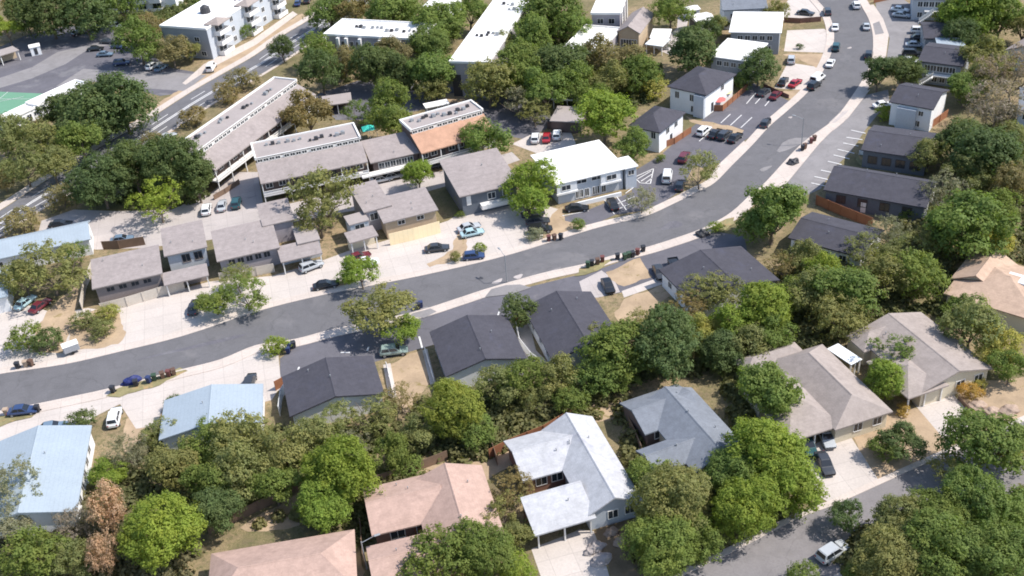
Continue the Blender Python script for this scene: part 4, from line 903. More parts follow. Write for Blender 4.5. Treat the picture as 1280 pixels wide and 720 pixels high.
H.wing((738,18), (776,17), (790,-8), 7.2, 'flat', 0, 'lilac_wall', 'white_roof', .25, coping='white_roof', vents=1)
for k in range(3): H.slab('pier', 'R', .15+.33*k, 1.2, 0, 7.1, .4, 'trim'); H.row('F', 2, 5.2, 1.5, 1.3, .1, .9)
H.row('R', 3, 5.2, 2.2, 2.0, .2, 1.0); H.row('R', 3, 2.2, 2.2, 2.0, .2, 1.0)
H = House('house', 'tan house with taupe hipped roof and small yellow tree beside it', 'house', (770,40), (801,42), 5.0)
H.wing((770,40), (800,42), (812,17), 5.0, 'gy', 1.8, 'tan_wall', 'taupe', .5, vents=1); H.row('F', 3, 2.0, 1.3, 2.0, .1, .9, 'window', 'trim')
H = House('flat_roofed_house', 'low building with bright white roof half hidden by brown green trees', 'house', (702,62), (748,66), 4.6)
H.wing((702,62), (750,66), (771,35), 4.6, 'flat', 0, 'lilac_wall', 'white_roof', .3, coping='white_roof', vents=1); H.row('F', 3, 2.6, 1.3, 1.3)
H = House('apartment_block', 'long narrow apartment block with white roof receding to the top edge', 'apartments', (561,78), (612,79), 8.8)
H.wing((561,78), (612,79), (664,-6), 8.8, 'flat', 0, 'lilac_wall', 'white_roof', .3, coping='white_roof', vents=2); x0,x1,y0,y1,z = H.box_
H.units(4, fy=(.05,.95), fx=(.3,.8), size=.8)
H.slab('entrance', 'F', .12, 2.2, .05, 5.6, .05, 'dark_metal'); H.slab('fin', 'F', .82, 1.0, 0, 8.4, .5, 'trim')
for t in (.06,.2,.34,.48,.62,.76,.9):
    for st in range(3): H.window('R', t, 1.6+2.8*st, 1.6, 1.4); H.window('L', t, 1.6+2.8*st, 1.6, 1.4)
bm = bmesh.new(); box(bm, x1-.2, x1+3, y0+2, y0+8, 0, 6.8); H.part('stair_tower', bm, M['tan_wall']); H.part('tower_roof', roof_bm(x1-.29, x1+3.4, y0+1.7, y0+8.3, 7.1, 'shedx', .4, .2), M['taupe2'])
H = House('apartment_block', 'white roofed apartment block with pale fins among trees beyond the avenue', 'apartments', (404,43.5), (525,50), 7.6)
H.wing((404,43.5), (525,50), (524,29), 7.6, 'flat', 0, 'lilac_wall', 'white_roof', .3, coping='white_roof', vents=2); H.units(4, fx=(.2,.9), fy=(.4,.6), size=.8)
for t in (.005,.15,.24,.385,.6,.8): H.slab('fin', 'F', t, .8, 0, 7.2, 1.2, 'trim')
H.row('F', 8, 5.2, 1.8, 1.6); H.row('F', 8, 2.2, 1.8, 1.6)
H = House('carport', 'grey roofed carport with brown plank side behind the bright green tree', 'carport', (687,151), (727,153), 2.8)
H.wing((687,151), (727,153), (724,135), 2.8, 'shed', .3, 'brown_wall', 'flat_grey', .25, vents=0)
H = House('carport', 'dark roofed carport with white edge in the shade of trees', 'carport', (689,124), (728,126), 2.8)
H.wing((689,123), (728,124), (726,115), 2.8, 'shed', .3, 'brown_wall', 'dark', .25, open_=(1.0,), vents=0)
H.slab('fascia', 'F', .5, 8.6, 2.4, 2.75, .5, 'trim')
H = House('carport', 'pale flat roofed carport in the tree shaded court by the diagonal block', 'carport', (403,133), (438,128), 2.8)
H.wing((403,133), (440,127), (440,115), 2.8, 'flat', 0, 'brown_wall', 'flat_grey', .25, open_=(1.0,), vents=0)
H = House('garden_shed', 'small white roofed shelter behind the orange brown apartment roof', 'shelter', (535,134), (560,129), 3.0)
H.wing((532,135), (562,129), (556,124), 3.0, 'flat', 0, 'grey_wall', 'white_roof', .25, open_=(.6,), vents=0)
H = House('house', 'small pale roofed house at the top edge behind the white finned block', 'house', (528,8), (562,9), 4.6)
H.wing((528,8), (562,9), (566,-8), 4.6, 'hip', 1.0, 'white_wall', 'white_roof', .4, vents=1); H.row('F', 3, 2.4, 1.2, 1.2)
# --- left edge, light blue roofs
H = House('metal_roofed_house', 'light blue metal roofed house with white gable at the upper left edge', 'house', (-40,331), (112,298), 3.6)
H.wing((-60,335), (113,300), (108,276), 3.6, 'gx', 1.7, 'white_wall', 'blue_metal', .4, vents=0); H.row('F', 6, 2.0, 1.4, 1.2); H.window('R', .5, 1.8, 1.2, 1.2)
H = House('metal_roofed_house', 'light blue roof corner behind the olive tree and light blue car', 'house', (-60,388), (12,372), 3.4)
H.wing((-80,390), (10,370), (6,335), 3.4, 'gx', 1.4, 'white_wall', 'blue_metal', .4, vents=0); H.row('F', 4, 1.9, 1.3, 1.2)
H = House('metal_roofed_house', 'large light blue metal roofed house at the lower left edge', 'house', (-30,665), (95,640), 3.4)
H.wing((-42,668), (96,638), (117,531), 3.4, 'gy', 1.8, 'white_wall', 'blue_metal', .4, vents=1); H.row('R', 5, 1.9, 1.3, 1.2); H.row('B', 3, 1.9, 1.3, 1.2)
H = House('metal_roofed_house', 'light blue metal roofed house beside white car and dark roofed houses', 'house', (201,550), (328,528), 3.3)
H.wing((198,552), (328,526), (320,481), 3.3, 'gy', 1.5, 'white_wall', 'blue_metal', .4, vents=1); H.row('R', 3, 1.9, 1.2, 1.2); H.row('B', 3, 1.9, 1.3, 1.2); H.row('L', 3, 1.9, 1.2, 1.2)
# --- charcoal roofs on the near side
def dark_house(label, A, B, C, z, roof, rise, **k):
    H = House('house', label, 'house', A, B, z); H.wing(A, B, C, z, roof, rise, k.pop('wall', 'white_wall'), 'dark', .45, vents=2, **k); return H
H = dark_house('first charcoal gabled house from the light blue roof, tan yard on its right', (362,521), (481,492), (471,443), 3.4, 'gy', 1.7); H.row('R', 3, 1.9, 1.1, 1.1); H.row('B', 2, 1.9, 1.4, 1.2); H.window('L', .5, 1.2, .95, 2.1, 'door', 'dark_metal')
H = dark_house('charcoal gabled house between the tan yard and the pale patio', (557,471), (659,448), (637,393), 3.4, 'gy', 1.7); H.row('L', 3, 1.9, 1.1, 1.1); H.row('R', 2, 1.9, 1.1, 1.1)
H = dark_house('charcoal gabled house beside the black hatchback and bare brown yard', (691,452), (782,430), (753,361), 3.4, 'gy', 1.7); H.row('L', 3, 1.9, 1.1, 1.1); H.row('R', 2, 1.9, 1.1, 1.1)
H = dark_house('charcoal gabled house partly under trees beside the white topped pickup', (868,382), (975,350), (927,307), 3.4, 'gy', 1.6)
H.row('L', 3, 1.9, 1.1, 1.1)
H = dark_house('charcoal roof half hidden by trees below the red cedar fence', (985,297), (1078,322), (1108,288), 3.3, 'gx', 1.4); H.row('F', 3, 1.8, 1.2, 1.1)
H = dark_house('long charcoal gabled house with white gable behind the red cedar fence', (1029,237), (1158,260), (1177,227), 3.7, 'gx', 1.8, mid=.6, wall='blue_wall'); H.row('F', 4, 2.1, 1.6, 1.5, .05, .95, fm='dark_metal'); H.window('F', .4, 1.2, .95, 2.1, 'door', 'trim'); H.row('L', 2, 2.0, 1.2, 1.2); H.slab('gable_cladding', 'R', .5, 9, 0, 3.4, .06, 'white_wall')
H = dark_house('charcoal roofed house with white base wall above the dry grass strip', (1076,187), (1160,199), (1175,167), 4.0, 'gx', 1.5, wall='blue_wall'); H.row('F', 4, 1.9, 1.6, 1.5, .05, .95, fm='dark_metal')
H = dark_house('white two-storey house with charcoal roof and bright gable at the right', (1111,127), (1167,137), (1186,112), 5.4, 'gx', 1.7, wall='white_wall'); H.row('F', 3, 3.8, .9, 1.0); H.row('F', 2, 1.4, 1.0, 1.2); H.slab('porch_bay', 'F', .42, 4, 0, 4.6, .9, 'pale_wall')
H = dark_house('grey two-storey house with charcoal roof and white outside stair', (1147,76), (1204,83), (1207,58), 5.4, 'gx', 1.4, wall='grey_wall'); H.row('F', 5, 3.9, 1.2, 1.3); H.row('F', 4, 1.4, 1.1, 1.3); H.flight('F', .05, .4, 0, 2.7)
H.slab('balcony', 'F', .6, 7, 2.5, 2.75, 1.5, 'trim')
H = House('metal_roofed_house', 'low blue grey metal roof between two charcoal roofed houses at upper right', 'house', (1170,60), (1208,60), 4.6); H.wing((1172,59), (1208,60), (1209,49), 4.6, 'shed', .4, 'grey_wall', 'blue_metal', .3, vents=0); H.row('F', 2, 2.5, 1.2, 1.2)
H = dark_house('small charcoal roofed house in tree shade beside the parked cars', (1155,48), (1188,48), (1190,27), 4.0, 'gx', 1.2, wall='grey_wall'); H.row('F', 3, 2.2, 1.1, 1.2); H.row('L', 2, 2.2, 1.1, 1.2)
H = House('house', 'two-storey pale house with outside stair at the top right', 'house', (1140,-2), (1192,-1), 5.8); H.wing((1140,-2), (1192,-1), (1195,-22), 5.8, 'gx', 1.4, 'pale_wall', 'dark', .4, vents=0); H.row('F', 5, 4.2, 1.1, 1.3); H.row('F', 4, 1.4, 1.1, 1.3); H.row('L', 3, 4.0, 1.1, 1.2); H.flight('F', .2, .55, 0, 2.8); H.slab('balcony', 'F', .65, 6, 2.6, 2.85, 1.5, 'trim')
H = House('house', 'blue grey house with mauve grey gabled roof at the right edge', 'house', (1262,63), (1300,72), 4.2); H.wing((1256,62), (1300,74), (1306,32), 4.2, 'gy', 2.0, 'pale_wall', 'taupe', .4, vents=2); H.row('F', 2, 2.4, 1.2, 1.3)
H = House('house', 'small pale blue house among bare trees at the right edge', 'house', (1274,136), (1320,140), 4.6); H.wing((1272,136), (1320,142), (1330,112), 4.6, 'gx', 1.6, 'pale_wall', 'grey', .4, vents=1); H.row('F', 4, 3.0, 1.1, 1.3); H.row('L', 2, 3.0, 1.1, 1.3)
H = House('house', 'orange tan hipped roof house at the right edge with white skylight panel', 'house', (1178,368), (1290,402), 3.4)
H.wing((1180,366), (1300,404), (1322,345), 3.4, 'hip', 2.0, 'cream_wall', 'tan', .5, vents=2)
H.wing((1185,352), (1250,362), (1240,322), 3.42, 'gy', 1.9, 'cream_wall', 'tan', .5, vents=1)
H.row('F', 4, 1.9, 1.4, 1.2); bm = bmesh.new(); x0,x1,y0,y1,z = H.box_; box(bm, x1+.2, x1+4.5, y0+2, y0+4.5, z+.8, z+1.6); H.part('skylight', bm, M['white_metal'])
# --- lower row
H = House('house', 'pink tan hipped roof house at the bottom edge, left of the centre', 'house', (262,770), (444,738), 3.2)
H.wing((256,772), (447,736), (428,664), 3.2, 'hip', 2.0, 'cream_wall', 'pink', .5, vents=2, hipf=.8); H.row('R', 4, 1.8, 1.2, 1.2); H.row('B', 3, 1.8, 1.3, 1.2)
H = House('house', 'pink tan roofed house with recessed entry court beside the white hipped house', 'house', (465,672), (634,632), 3.2)
H.wing((465,672), (560,645), (552,588), 3.2, 'gx', 1.6, 'red_brick', 'pink', .5, vents=2); H.row('F', 2, 1.9, 1.8, 1.3); H.window('F', .6, 1.15, .95, 2.1, 'door', 'cedar')
H.wing((538,700), (634,676), (608,580), 3.25, 'gy', 1.9, 'red_brick', 'pink', .5, vents=2); H.row('R', 4, 1.9, 1.3, 1.2); H.row('B', 2, 1.9, 1.4, 1.2)
H.wing((468,740), (590,710), (556,660), 3.2, 'gx', 1.5, 'red_brick', 'pink', .5, vents=1); H.window('L', .5, 1.3, 2.4, 2.1, 'garage_door', 'trim'); H.row('F', 2, 1.8, 1.4, 1.2)
H = House('house', 'white grey hipped house with open carport and concrete drive at the bottom', 'house', (669,671), (737,651), 3.1)
H.wing((735,648), (803,624), (764,514), 3.15, 'gy', 2.0, 'pale_wall', 'pale', .5, vents=2); H.row('F', 2, 1.8, 1.3, 1.3, .3, 1); H.row('R', 4, 1.8, 1.3, 1.2)
H.wing((654,603), (740,577), (722,526), 3.1, 'gx', 1.7, 'red_brick', 'pale', .5, vents=2); H.row('F', 3, 1.8, 1.5, 1.3); H.window('F', .9, 1.15, .95, 2.1, 'door', 'cedar')
H.wing((669,671), (745,646), (729,601), 3.05, 'gx', 1.5, 'red_brick', 'pale', .5, open_=(1.2,), vents=1, mid=.8)
H = House('house', 'grey shingled house with recessed court, right of the white hipped house', 'house', (806,543), (866,522), 3.2)
H.wing((806,543), (880,518), (862,474), 3.2, 'gx', 1.5, 'brown_wall', 'grey', .5, vents=2); H.row('F', 3, 1.9, 1.5, 1.2)
H.wing((868,592), (940,566), (906,470), 3.25, 'gy', 1.9, 'cream_wall', 'grey', .5, vents=2); H.row('R', 4, 1.9, 1.3, 1.2)
H.wing((817,592), (890,570), (866,538), 3.2, 'gx', 1.3, 'cream_wall', 'grey', .5, vents=1); H.row('L', 2, 1.9, 1.2, 1.2)
H = House('house', 'taupe hipped house with dark carport holding two cars at lower right', 'house', (992,552), (1113,513), 3.1)
H.wing((1046,540), (1114,512), (1048,424), 3.15, 'hipy', 2.2, 'cream_wall', 'taupe2', .5, vents=2, hipf=.7); H.row('F', 2, 1.8, 1.3, 1.3, .25, 1); H.row('R', 5, 1.8, 1.2, 1.2)
H.wing((988,554), (1056,529), (1012,455), 3.1, 'hipx', 1.7, 'cream_wall', 'taupe2', .5, open_=(4.5,), vents=0)
H.wing((935,470), (1010,444), (990,428), 3.05, 'hip', 1.2, 'cream_wall', 'taupe2', .5, vents=1); H.row('F', 2, 1.8, 1.3, 1.2)
H = House('patio_cover', 'white sheet patio cover beside the taupe hipped house', 'patio cover', (1064,456), (1078,449), 2.7)
H.wing((1064,456), (1078,449), (1056,425), 2.7, 'flat', 0, 'white_wall', 'white_metal', .15, open_=('nowall',), vents=0, th=.12)
H = House('house', 'warm taupe gabled house with open garage and concrete drive at right', 'house', (1136,499), (1186,482), 3.1)
H.wing((1150,490), (1244,462), (1170,384), 3.15, 'gy', 1.8, 'cream_wall', 'taupe2', .5, vents=2); H.row('F', 2, 1.8, 1.4, 1.3, .45, 1); H.row('R', 5, 1.8, 1.2, 1.2)
H.wing((1136,499), (1186,481), (1150,430), 3.1, 'hipx', 1.5, 'cream_wall', 'taupe2', .5, open_=(5.0,), vents=0)
H.wing((1080,440), (1150,418), (1130,394), 3.05, 'hip', 1.3, 'cream_wall', 'taupe2', .5, vents=1); H.row('F', 2, 1.8, 1.3, 1.2)
# ================================================================== TREES (centre of the crown in the photo, its width, kind, colour, description)
T = '''
60,16,62,d,dark,dense dark oak shading the upper left lot, left one of a pair
104,17,58,d,dark,dense dark oak shading the upper left lot, right one of a pair
8,36,34,m,bright,bright green tree at the left edge above the tan carport
28,6,40,m,brown,brownish tree at the very top left behind the bright tree
172,52,52,m,green,green tree over the parked cars by the upper left apartment block
186,36,40,m,brown,brown tinged tree against the wall of the grey apartment block
214,64,36,m,brown,small brownish tree below the grey apartment wall
238,62,26,m,olive,low olive tree at the foot of the grey apartment wall
304,40,22,u,green,small green bush before the stepped balconies
112,145,70,d,dark,large dark oak beside the low white clubhouse
152,132,68,d,dark,dark oak at the bend of sidewalk near upper left drive
78,140,50,d,dark,dark oak hugging the end of white clubhouse roof
100,172,56,m,green,mid green tree in front of the dark oaks near the avenue
62,178,60,s,olive,olive tree at the end of white clubhouse beside the avenue
20,170,56,m,olive,olive tree at the left edge below the white clubhouse
28,205,62,s,olive,loose olive tree at left edge beside the avenue sidewalk
64,206,46,m,olive,olive tree at the avenue sidewalk above shaded kerb
4,225,30,s,brown,brownish thin tree at the left edge beside the avenue
302,101,34,u,brown,brown bush between avenue and diagonal block, topmost of the row
283,118,30,u,brown,brown bush between avenue and diagonal block, second from top
242,148,32,u,brown,brown bush between avenue and diagonal block, third from top
190,180,30,u,brown,brown bush at the avenue kerb above the big oaks
78,246,40,u,brown,dull brown bush on the avenue verge left of the big oaks
30,280,38,u,brown,dull brown bush by the avenue above the light blue roof
125,228,62,D,dark,big dark oak at left end of the clump by the avenue
165,208,70,D,dark,big dark oak in the middle of the clump by the avenue
215,209,76,D,dark,big dark oak at right of the clump touching the diagonal block
245,228,48,d,dark,dark oak below the end wall of the diagonal block
196,250,60,s,bright,light green thin tree in front of the dark oak clump
352,60,30,m,dark,small dark street tree standing alone beside the avenue
410,14,46,m,green,green tree at the top edge beside the avenue
442,12,44,m,brown,brownish tree at top behind the white finned block
492,14,58,d,green,broad green tree at top behind the white finned block
398,62,42,m,green,green tree between avenue and left end of white finned block
400,88,52,m,dark,dark green tree at the corner of avenue and shaded court
430,78,40,m,brown,brownish tree right in front of white finned block
468,84,52,d,dark,dark tree in the middle before the white finned block
496,64,46,m,brown,reddish brown topped tree covering right end of white finned block
505,92,46,d,dark,dark tree in shaded court right of brownish one
540,92,52,d,green,green tree left of the long white roofed block
538,58,46,d,green,green tree between white finned block and long white block
552,30,54,d,green,green tree at the top between two white roofed blocks
586,14,46,m,green,green tree at the top edge left of long white block
540,112,34,m,olive,olive tree at the lower left corner of long white block
486,124,50,m,green,upper bright tree between two clerestory blocks
490,152,52,m,green,lower green tree between two clerestory blocks by turquoise canvas
448,142,38,s,green,thin green tree behind the middle clerestory block
384,142,58,m,brown,round olive brown tree between the diagonal and middle blocks
610,102,60,m,olive,olive tree in front of the end wall of long white block
650,128,44,s,grey,pale greyish thin tree right of the orange roofed block
668,140,38,s,olive,olive thin tree left of the grey roofed carport
608,178,54,m,green,green tree hiding the front of orange roofed block
690,16,62,d,green,green tree at the top edge right of long white block
712,34,44,m,green,green tree between the long block and modern white block
664,52,54,d,green,dense green tree against the long white block, middle of its right side
656,86,60,d,green,dense green tree against the near right side of long white block
700,84,58,d,dark,dark tree in the wood below the low bright white roof
682,112,56,m,green,green tree above the dark carport
720,104,50,m,green,green tree in the wood right of the dark carport
750,72,52,m,brown,brown tinged tree in the wood directly below low white roof
782,78,54,m,brown,brown green tree below the tan house
800,94,46,d,green,green tree left of the tall white house roof
758,100,50,m,olive,olive tree in the middle of the wood above bright tree
742,124,40,m,green,green tree just above the bright round tree
755,146,62,d,bright,bright green round tree left of the lower white house
792,182,42,m,green,bright bush like tree between white office and white house
818,110,36,u,yellow,yellow flowering shrub mass beside the tall white house
795,114,24,u,olive,olive shrub left of the yellow shrub mass
784,48,22,u,yellow,small yellow tree beside the tan house
838,12,46,m,green,green tree at the top above the winding drive
862,62,54,d,dark,dark round tree between winding drive and upper duplex
884,38,34,m,dark,dark tree at the left end of the farther duplex
902,30,26,m,olive,olive tree behind the small white garage
948,84,42,d,dark,dark round tree at the right end of near duplex
932,102,26,u,green,green bush beside the orange deck of tall white house
914,102,18,u,brown,reddish brown bush beside the tall white house
968,14,30,m,olive,olive tree at the top left of the curve
1000,58,9,u,dark,small dark shrub on the bright forecourt
664,228,58,m,bright,leafy green tree hiding the left end of white office
662,252,44,m,bright,lower leafy tree over cars left of the white office
522,218,36,d,bright,small round bright tree behind the taupe cottage with yellow fence
408,246,84*.8,s,olive,large spreading olive tree behind the white pickup
398,270,58,s,olive,lower olive tree under the large spreading one
874,214,48,s,olive,olive street tree between two asphalt lots beside the street
802,250,36,s,grey,thin greyish tree in the office lot
826,198,12,u,green,small bush near the white van
722,282,18,u,green,small green shrub on the tan bed left of the office lot
668,293,20,u,grey,grey green shrub at the edge of pale yard by bins
600,310,16,u,bright,small bright shrub by the street in front of the pale yard
568,322,16,u,olive,olive shrub on the bed beside the grey sedan
577,250,16,u,olive,spiky olive shrub at the corner of the slate blue house
575,268,10,u,green,small green shrub by the slate blue house walk
450,340,42,m,bright,small bright tree on street kerb before the white pickup
432,346,20,u,bright,bright shrub on the kerb left of the small bright tree
60,336,92*.62,s,olive,large olive tree over the light blue roof at left
96,318,36,s,green,green tree at the right edge of the large olive one
30,350,46,m,olive,olive tree over the light blue roof corner at left edge
268,376,40*.7,m,green,leafy green tree at street beside the second cottage
306,366,56*.65,s,green,spreading pale green tree in front of second cottage
296,348,40,s,olive,olive upper crown in front of the second cottage wall
32,424,42,u,green,round green shrub by the street at left edge
62,428,36,u,dark,darker green shrub right of the round one at left edge
108,402,34*.55,u,olive,pale olive shrub in the dry bed beside the plank fence
128,412,34*.6,u,olive,olive shrub in dry bed at the street edge
134,394,26,u,yellow,yellowish shrub at the foot of the plank fence
345,434,30,u,bright,bright shrub by blue bins on the near kerb
472,384,82*.55,m,olive,wide olive street tree leaning over the main street
503,414,40,m,bright,small bright tree above parked green car
651,388,42,m,dark,small dark tree between two charcoal roofed houses
102,528,36,u,dark,dark low shrub before the large light blue roof
215,505,24,u,dark,dark hedge bush at the corner of light blue roof
966,268,74,d,green,big green tree on the near kerb with dark shadow
986,256,32,d,green,green tree right of the big kerb tree
942,282,40,m,green,green tree at the left of the big kerb tree
895,285,18,u,bright,small bright shrub by the rubbish heap on the kerb
1098,92,40,d,dark,dark rounded street tree beside weathered lot, left of a pair
1130,92,38,d,dark,dark street tree beside weathered lot, right of a pair
1104,142,22,u,bright,bright shrub in front of the white two-storey house
1214,20,62,d,bright,bright green tree at the top right above the mauve roof
1252,22,58,m,green,green tree at top right edge
1200,46,40,d,dark,dark tree shading the small charcoal roof
1238,8,44,m,green,green tree on the top edge at right
1234,76,54,m,olive,olive tree left of the blue grey gabled house
1206,112,40,d,green,green tree beside the bright gable of the white house
1226,100,44,m,olive,olive tree between the white house and bare trees
1268,92,72,b,mauve,mauve bare tree at the right edge below the blue grey house
1246,130,62,b,mauve,mauve bare tree above the dark oak clump at right
1198,176,56,d,dark,dark oak behind the dry grass strip at right
1232,196,66,d,dark,large dark oak in the wood at right
1162,194,42,m,olive,olive tree at the end of the dry grass strip
1262,180,50,m,olive,olive tree at the right edge in the wood
1208,222,54,s,olive,thin olive tree below the dark oaks at right
1180,242,50,b,grey,grey bare tree right of the white gable end
1266,226,52,m,brown,brownish tree at the right edge above orange tan roof
1248,262,54,m,green,green tree upper right of the orange tan roof
1214,290,86,d,green,large bright tree above the orange tan roof
1242,308,44,m,yellow,yellow green tree touching the orange tan roof
1186,272,44,m,olive,olive tree left of the large bright tree
1166,300,48,s,olive,thin olive tree left of the orange tan roof
1136,266,24,u,green,round green bush by the end of red cedar fence
1112,290,42,b,grey,grey bare tree below red cedar fence
1128,316,58,s,olive,loose olive tree in the wood left of the orange tan roof
1080,312,50,s,olive,loose olive tree over the half hidden charcoal roof
1146,342,62,m,green,green tree in wood directly left of orange tan house
1100,346,62,m,olive,olive tree in the middle of right hand wood
1058,362,72,m,green,green tree in the wood above the taupe hipped house
1016,366,60,m,olive,olive tree in the wood left of the white patio cover
1002,322,46,m,olive,olive tree below the half hidden charcoal roof
978,332,40,s,brown,brownish thin tree beside charcoal roof under trees
1030,338,44,m,bright,bright green tree below half hidden charcoal roof
984,372,48,m,green,green tree between two charcoal roofs and taupe house
912,362,54,s,olive,olive thin tree over the charcoal roof by the pickup
880,366,52,s,olive,olive tree in front of the charcoal roof by the pickup
852,384,50,s,brown,brownish thin tree beside the brown yard
950,386,64,d,bright,bright green tree in the wood behind grey shingled house
918,408,56,m,bright,bright tree left of the brightest one behind grey house
972,418,52,m,green,green tree above the taupe hipped house corner
884,414,48,m,yellow,yellow green tree behind the grey shingled house
904,440,46,d,dark,dark tree directly behind the grey shingled roof
834,430,84,D,dark,largest dark green tree behind the grey shingled house
800,404,42,s,olive,olive tree at the end of the brown yard
766,438,72,d,green,big green tree right of the pale patio house
742,420,40,s,olive,olive tree at the corner of the charcoal house by the patio
742,472,50,m,green,green tree behind the white hipped house
700,470,50,m,olive,olive tree behind patio between charcoal roofs
654,472,58,m,green,green tree below the pale patio
620,486,52,m,olive,olive tree below the charcoal house with tan yard
672,500,38,s,olive,thin olive tree above the brown fence
712,500,36,m,green,green tree touching the end of brown fence
566,512,72*1.0,D,lime,big yellow green tree at the end of the tan yard
592,540,44,m,green,green tree at the lower edge of the big yellow green one
525,540,48,m,olive,olive tree left of the big yellow green tree
500,498,44,s,brown,brownish thin tree in the tan yard
462,520,58,s,olive,thin olive tree below the first charcoal roof
420,528,54,s,olive,olive tree before the first charcoal roof
390,548,60,m,olive,olive tree between light blue roof and bright tree
440,560,46,b,grey,grey bare tree right of the first charcoal house trees
488,566,48,m,green,green tree above the pink roofed house with court
510,585,30,u,green,green bush against the pink roofed house yard
425,590,88,D,bright,large bright tree between the two pink roofed houses
404,630,62,D,bright,bright lower tree over the left pink roof
352,562,66,m,olive,olive tree in the wood left of the large bright tree
342,605,60,m,green,green tree in the wood above left pink roof
300,545,70,m,olive,olive tree in front of the light blue roof by white car
300,592,72,m,olive,olive tree in the middle of the left wood
262,604,62,m,green,green tree in the left wood above round bright tree
256,552,56,m,green,green tree at the left of light blue roof wood
216,578,60,m,olive,olive tree between large light blue roof and wood
270,640,56,d,dark,dark tree behind the left pink roof corner
200,540,44,s,olive,thin olive tree beside the sandy yard
160,566,48,b,grey,grey brown bare tree beside large light blue roof
138,590,40,m,bright,bright tree behind the dead rust coloured tree
204,664,88*.85,D,bright,large round bright green tree at the bottom left
132,640,56,c,rust,dead rust coloured tree beside the round bright tree
126,695,44,c,rust,lower dead rust coloured growth at the bottom edge
18,608,70,b,grey,grey leafless tree over the large light blue roof
8,655,50,m,grey,grey green tree at the left edge below the light blue roof
92,655,50,b,mauve,mauve bare tree at the corner of large light blue roof
40,694,70,m,green,green tree at the bottom left corner
88,700,50,m,olive,olive tree at bottom edge beside rust coloured tree
640,612,52,s,brown,brownish thin tree over the left side of white hipped house
628,640,52,s,olive,olive thin tree between pink and white hipped houses
650,664,36,m,olive,olive tree at the left of open carport
548,702,72,m,green,green tree at the bottom edge over the pink roof
604,690,72,D,green,largest green tree on the bottom edge over the pink roof
644,712,44,m,bright,bright tree at the bottom edge beside the drive
500,714,26,u,green,small green bush at the bottom beside pink roof
814,594,54,m,green,upper green tree right of the white hipped roof
842,628,92,D,olive,large olive green tree right of white hipped house
826,682,78,D,green,green tree at the street beside the rocky bed
872,672,54,m,green,green tree over the street edge right of rocky bed
955,565,84,D,bright,large bright tree below the grey shingled house
918,592,62,D,green,green left part of the bright tree mass by the street
985,606,80,D,bright,large bright tree left of the drive with parked car
934,640,76,D,bright,bright tree overhanging the lower right street
965,492,76,d,green,round green tree between grey and taupe hipped houses
948,476,46,m,bright,bright upper tree beside the grey shingled roof
1112,440,60,s,green,loose green tree between the two taupe roofs
1104,474,48,d,bright,bright lower tree between the two taupe roofs
1128,512,18,u,gold,small orange bush left of the right hand drive
1212,490,26,u,gold,orange yellow shrub below the gable of right taupe house
1226,480,20,u,yellow,yellow shrub at the corner of right taupe house
1128,553,48*.75,m,dark,dark bushy tree in the dry front yard
1106,562,36,u,green,green bush left of the dark bushy tree
1216,408,70,m,olive,olive tree right of the right taupe house
1244,432,56,m,yellow,yellow green tree below the orange tan roof
1264,460,44,m,green,green tree at the right edge below orange tan roof
1198,386,36,m,green,green tree between right taupe and orange tan roofs
1228,556,80,d,green,broad green tree at the right edge over the lower right street
1268,560,52,m,olive,olive tree at the right edge beside the broad green tree
1186,588,46,s,olive,olive thin tree at the end of the right hand drive
1060,646,42,m,dark,dark tree over the street beside the silver wagon
1126,654,64,D,olive,olive leafy tree over the lower right street, left one
1174,646,72,D,green,green tree over the lower right street, right one
1218,632,78,D,green,leafy green tree before the right edge below the olive one
1262,640,64,m,green,green tree at the right edge near the bottom
1114,700,80,D,olive,olive tree at the bottom edge right of the silver wagon
1176,690,92,D,green,largest green tree at the bottom right
1246,696,86,D,green,green tree at the bottom right corner
1080,716,40,m,green,green tree at the bottom edge below the silver wagon
150,4,50,m,green,green tree at top edge left of the white apartment block
30,18,44,d,dark,dark tree at the top left corner
260,6,34,m,green,green tree behind the roof of the grey apartment block
670,2,50,m,olive,olive tree at the top edge between long block and modern block
632,60,40,m,olive,olive tree at right flank of the long white block
646,100,44,m,green,green tree below the right flank of the long white block
1186,20,40,d,green,green tree by the pale house stair at top right
1280,30,50,m,olive,olive tree behind the mauve gabled roof at right edge
1050,396,56,m,olive,olive tree directly behind the taupe hipped ridge
936,432,50,m,olive,olive tree between the grey roof and round green tree
780,470,44,s,green,thin green tree at the left corner of grey shingled house
1000,718,40,u,green,green bush at the bottom edge left of the silver wagon
'''
for ln in T.strip().splitlines():
    x, y, wd, k, c, lab = ln.split(',', 5); wd, _, asp = wd.partition('*')
    tree(float(x), float(y), float(wd), k, c, lab, float(asp) if asp else None)

